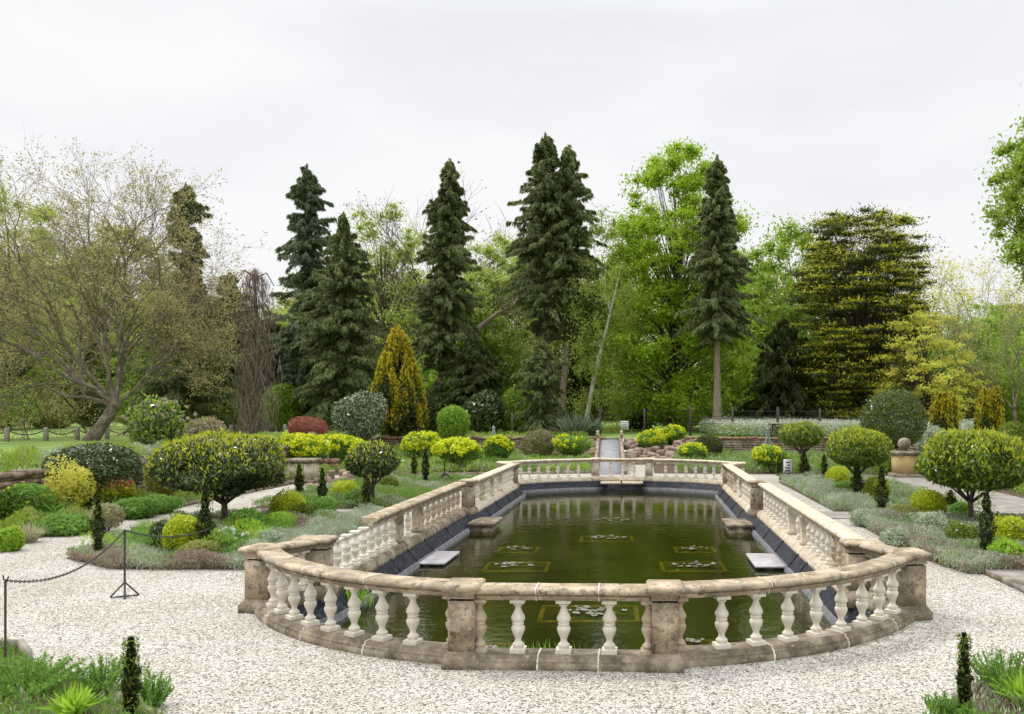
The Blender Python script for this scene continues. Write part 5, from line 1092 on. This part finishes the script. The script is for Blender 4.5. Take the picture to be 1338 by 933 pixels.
# ================================================================= furniture
# foreground chain stands
def chain(p0, p1, sag, label, name='chain', near=True):
    p0 = np.array(p0); p1 = np.array(p1); L_ = np.linalg.norm(p1 - p0); n = int(L_ / .045) if near else 14; mb = MB()
    pts = np.array([p0 + (p1 - p0) * t_ - [0, 0, sag * 4 * t_ * (1 - t_)] for t_ in np.linspace(0, 1, n + 1)])
    if near:
        for i in range(n):
            a, b_ = pts[i], pts[i + 1]; d_ = (b_ - a) / np.linalg.norm(b_ - a); sd2 = np.cross(d_, [0, 0, 1.]); sd2 /= np.linalg.norm(sd2); up_ = np.cross(sd2, d_)
            nn = sd2 if i % 2 else up_; m_ = (a + b_) / 2; hl = np.linalg.norm(b_ - a) * .62; th = np.linspace(0, 2 * PI, 9)
            mb.tube([m_ + d_ * hl * math.cos(t_) + nn * .013 * math.sin(t_) for t_ in th], .0045, 4, cap=False)
    else: mb.tube(pts, .025, 4)
    return tag(obj(name, mb, M['iron'], loc=p0), label, 'chain')
def stand(px, pyb, pyt, label, feet=4):
    g = G(px, pyb); zt = XZ(px, pyt, g[1])[1]; t = thing('barrier_post', g, label, 'barrier post')
    obj('pole', MB().tube([g + [0, 0, .02], g + [0, 0, zt]], .014, 8), M['iron'], t)
    for i in range(feet):
        a = .5 + i * PI * 2 / feet; e = g + np.array([math.cos(a) * .17, math.sin(a) * .17, .012])
        obj('leg', MB().tube([g + [0, 0, .2], (g + [0, 0, .2] + e) / 2, e], .011, 6).box((g[0] + math.cos(a) * .085, g[1] + math.sin(a) * .085, .012), (.17, .025, .01), a), M['iron'], t)
    return g, zt
g1, z1 = stand(163, 780, 692, 'black iron barrier post on splayed feet standing on the gravel')
g2 = G(7, 872); z2 = XZ(7, 757, g2[1])[1]
t = thing('barrier_post', g2, 'thin rusty stake with hooked top at the left frame edge', 'barrier post'); obj('pole', MB().tube([g2, g2 + [0, 0, z2]], .011, 6), M['steel'], t)
obj('hook', MB().tube([g2 + [-.02, 0, z2 + .04], g2 + [-.02, 0, z2], g2 + [.02, 0, z2 - .02], g2 + [.03, 0, z2 + .03]], .007, 5), M['steel'], t)
chain(g2 + [0, 0, z2 - .01], g1 + [0, 0, z1 - .01], .22, 'black chain sagging from the rusty stake to the iron post')
g3 = G(275, 724); z3 = XZ(275, 690, g3[1])[1]
chain(g1 + [0, 0, z1 - .01], g3 + [0, 0, z3], .12, 'black chain running from the iron post back into the bed')
g4 = G(1303, 716); z4 = XZ(1303, 668, g4[1])[1]; tag(obj('stake', MB().tube([g4, g4 + [0, 0, z4]], .012, 6), M['iron'], loc=g4), 'thin black stake with a sagging chain in the right bed', 'stake')
chain(g4 + [0, 0, z4], G(1400, 735) + [0, 0, .3], .15, 'black chain drooping from the stake at the right edge')
# sign stands
def sign_stand(px, pyb, pyt, board, label):
    g = G(px, pyb); zt = XZ(px, pyt, g[1])[1]; t = thing('sign_stand', g, label, 'stand'); obj('pole', MB().tube([g + [0, 0, .3], g + [0, 0, zt]], .025, 6), M['iron'], t)
    for i in range(4):
        a = .6 + i * PI / 2; obj('leg', MB().tube([g + [0, 0, .42], g + [math.cos(a) * .42, math.sin(a) * .42, .02]], .022, 5).tube([g + [math.cos(a) * .42, math.sin(a) * .42, .02], g + [0, 0, .03]], .018, 5), M['iron'], t)
    if board:
        c = g + [0, -.04, zt - .2]; bo = obj('board', MB().box(c, (.3, .03, .62)), M['white'], t)
        mk = MB()
        for i, (dx, dz, w_) in enumerate(((0, .2, .16), (.02, .1, .1), (-.02, 0, .18), (.01, -.1, .12), (0, -.2, .16))): mk.box(c + [dx, -.018, dz], (w_, .004, .045))
        obj('print', mk, M['ink'], bo)
sign_stand(1029, 627, 604, True, 'narrow white notice on a black splayed stand at right')
sign_stand(581, 633, 602, False, 'black splayed stand without a notice on the left gravel')
# lawn sign
b = tbase(816, 51); t = thing('lawn_sign', b, 'small white notice on a post on the far lawn', 'sign'); zt = XZ(816, 560, 51)[1]
obj('post', MB().box((b[0], 51, (b[2] + zt + .5) / 2), (.07, .07, zt + .5 - b[2])), M['wood_grey'], t)
bo = obj('board', MB().box((b[0], 50.94, zt + .2), (.48, .04, .52)), M['white'], t); mk = MB()
for i in range(4): mk.box((b[0], 50.915, zt + .36 - i * .1), (.3, .006, .025))
obj('print', mk, M['ink'], bo)
# obelisks
def obelisk(px, pyb, pyt, Y, wpx, label, bz=0):
    x, _ = XZ(px, pyb, Y); zt = XZ(px, pyt, Y)[1]; r_ = wpx * Y / FPX / 2; t = thing('obelisk', (x, Y, bz), label, 'garden obelisk', 'painted plant obelisks'); 
    for sx in (-1, 1):
        for sy in (-1, 1): obj('leg', MB().tube([(x + sx * r_, Y + sy * r_, bz), (x + sx * .02, Y + sy * .02, zt - .1)], .035, 5), M['sage_paint'], t)
    mb = MB()
    for f in (.3, .55, .78):
        q_ = r_ * (1 - f); z = bz + (zt - bz) * f
        for a, c, sx, sy in ((0, -q_, 2 * q_, .04), (0, q_, 2 * q_, .04), (-q_, 0, .04, 2 * q_), (q_, 0, .04, 2 * q_)): mb.box((x + a, Y + c, z), (sx, sy, .05))
    obj('rail', mb, M['sage_paint'], t); obj('finial', MB().lathe((x, Y, zt - .12), [(.03, 0), (.07, .05), (.07, .1), (.02, .18)], 8), M['sage_paint'], t, True)
obelisk(645, 592, 558, 37, 12, 'sage green obelisk among yellow flowers left of the pond far end'); obelisk(1003, 592, 560, 39, 11, 'sage green obelisk before the right rubble wall')
# fence posts with wires on the right and centre
def fpost(px, py, Y, h, label, mat='wood_dark', w_=.12):
    b = tbase(px, Y); return tag(obj('fence_post', MB().stack(b, [(w_ / 2, w_ / 2, -.2), (w_ / 2, w_ / 2, h), (w_ / 4, w_ / 4, h + .04)]), M[mat], loc=b), label, 'post', 'wooden posts on the lawns')
for i, (px, Y, h, txt) in enumerate([(784, 50, 1.5, 'left of the ramp head'), (842, 50, 1.5, 'right of the lawn sign'), (902, 48, 1.7, 'left of the slender conifer trunk'), (957, 47, 1.6, 'behind the picnic bench, left'), (1016, 47, 1.6, 'behind the picnic bench, right'), (1071, 47, 1.5, 'in the meadow behind the farthest clipped tree'), (669, 47, 1.3, 'among shrubs left of the twin trunks')]):
    fpost(px, 0, Y, h, 'dark fence post ' + txt)
ws = MB()
for z in (.7, 1.1, 1.4): ws.tube([tuple(tbase(px, Y) + [0, 0, z]) for px, Y in ((784, 50), (842, 50), (902, 48), (957, 47), (1016, 47), (1071, 47), (1130, 46))], .012, 3, cap=False)
tag(obj('fence_wire', ws, M['iron'], loc=tbase(784, 50)), 'thin dark wires strung between the far fence posts', 'wire fence')
lp = [(-28, 40), (9, 40), (60, 41), (101, 42), (140, 43), (175, 44), (302, 47), (327, 47.5), (372, 48)]; pb = []
for i, (px, Y) in enumerate(lp):
    fpost(px, 0, Y, .62, 'short grey chain post on the left lawn, ' + ['beyond the frame edge', 'at the left frame edge', 'second from the left edge', 'before the leaning trunk', 'right of the leaning trunk', 'beside the white flowered shrub', 'left of the weeping tree foot', 'right of the weeping tree foot', 'near the red leaved shrub'][i], 'wood_grey', .16); pb.append(tbase(px, Y))
for i in range(5): chain(pb[i] + [0, 0, .56], pb[i + 1] + [0, 0, .56], .26, 'dark chain slung between grey lawn posts, ' + ['leftmost span', 'second span from the left', 'third span from the left', 'span before the leaning trunk', 'span ending at the white flowered shrub'][i], near=False)
# picnic bench
b = tbase(1028, 45.6); t = thing('picnic_bench', b, 'dark wooden picnic bench in the meadow grass', 'picnic bench')
obj('tabletop', MB().box(b + [0, 0, .72], (1.9, .7, .06)), M['wood_dark'], t)
for s_ in (-1, 1):
    obj('seat', MB().box(b + [0, s_ * .7, .44], (1.9, .26, .05)), M['wood_dark'], t)
    m_ = MB()
    for k in (-1, 1): m_.tube([b + [s_ * .7, k * .75, 0], b + [s_ * .7, k * .25, .7]], .05, 4)
    m_.tube([b + [s_ * .7, -.8, .4], b + [s_ * .7, .8, .4]], .05, 4); m_.tube([b + [s_ * .68, 0, .4], b + [s_ * .1, 0, .69]], .05, 4); obj('leg_frame', m_, M['wood_dark'], t)
# hoop on the left
b = tbase(339, 47.6); tag(obj('arched_hoop', MB().tube([b + [.5 * math.cos(a), 0, .75 * math.sin(a)] for a in np.linspace(0, PI, 10)], .04, 5), M['wood_grey'], loc=b), 'small arched hoop on the lawn under the weeping tree', 'hoop')
# loose pebbles over the near court
n = 26000; x = rng.uniform(-7.5, 8.5, n); y = rng.uniform(6.6, 12.5, n) ; u_, v_ = (x - OX) * CA - (y - OY) * SA, (x - OX) * SA + (y - OY) * CA
ins = inpoly(u_, v_, offset(outline, -.24)); far_ = ~ins & ~inpoly(x, y, FL) & ~inpoly(x, y, FR) & ~((u_ > 5.95) & (v_ > .9)); x, y = x[far_], y[far_]; n = len(x); s = rng.uniform(.006, .014, n)
T = np.array([(1, 0, 0), (0, 1, 0), (-1, 0, 0), (0, -1, 0), (0, 0, .7)]); a = rng.random(n) * 6.28; ca, sa = np.cos(a), np.sin(a); ex = rng.uniform(.6, 1.4, n)
V = np.stack([np.stack([(T[k][0] * ca * ex - T[k][1] * sa) * s + x, (T[k][0] * sa * ex + T[k][1] * ca) * s + y, T[k][2] * s + .002 + 0 * x], 1) for k in range(5)], 1).reshape(-1, 3)
i = np.arange(n)[:, None] * 5; F = np.concatenate([i + np.array([[k, (k + 1) % 4, 4]]) for k in range(4)]); pm = MB().add(V, F)
tag(obj('loose_pebbles', pm, M['pebble']), 'loose pale pebbles strewn over the near gravel', 'pebbles', kind='stuff')

n = 1500; x = rng.uniform(-7.5, 8, n); y = rng.uniform(6.8, 14, n); u_, v_ = (x - OX) * CA - (y - OY) * SA, (x - OX) * SA + (y - OY) * CA
ok = ~inpoly(u_, v_, offset(outline, -.24)) & (rng.random(n) < .35 + .65 * inpoly(u_, v_, offset(outline, -.6))) & (np.abs(u_) < 5); x, y = x[ok], y[ok]; n = len(x)
tag(obj('leaf_litter', MB().leaves(np.stack([x, y, np.full(n, .016)], 1), np.stack([rng.normal(0, 1, n), rng.normal(0, 1, n), rng.normal(0, .15, n)], 1), rng.uniform(.012, .03, n), .011, np.array([[0, 0, 1.]]) + rng.normal(0, .3, (n, 3))), M['f_brown']), 'dry leaf scraps scattered on the gravel round the balustrade', 'leaf litter', kind='stuff')
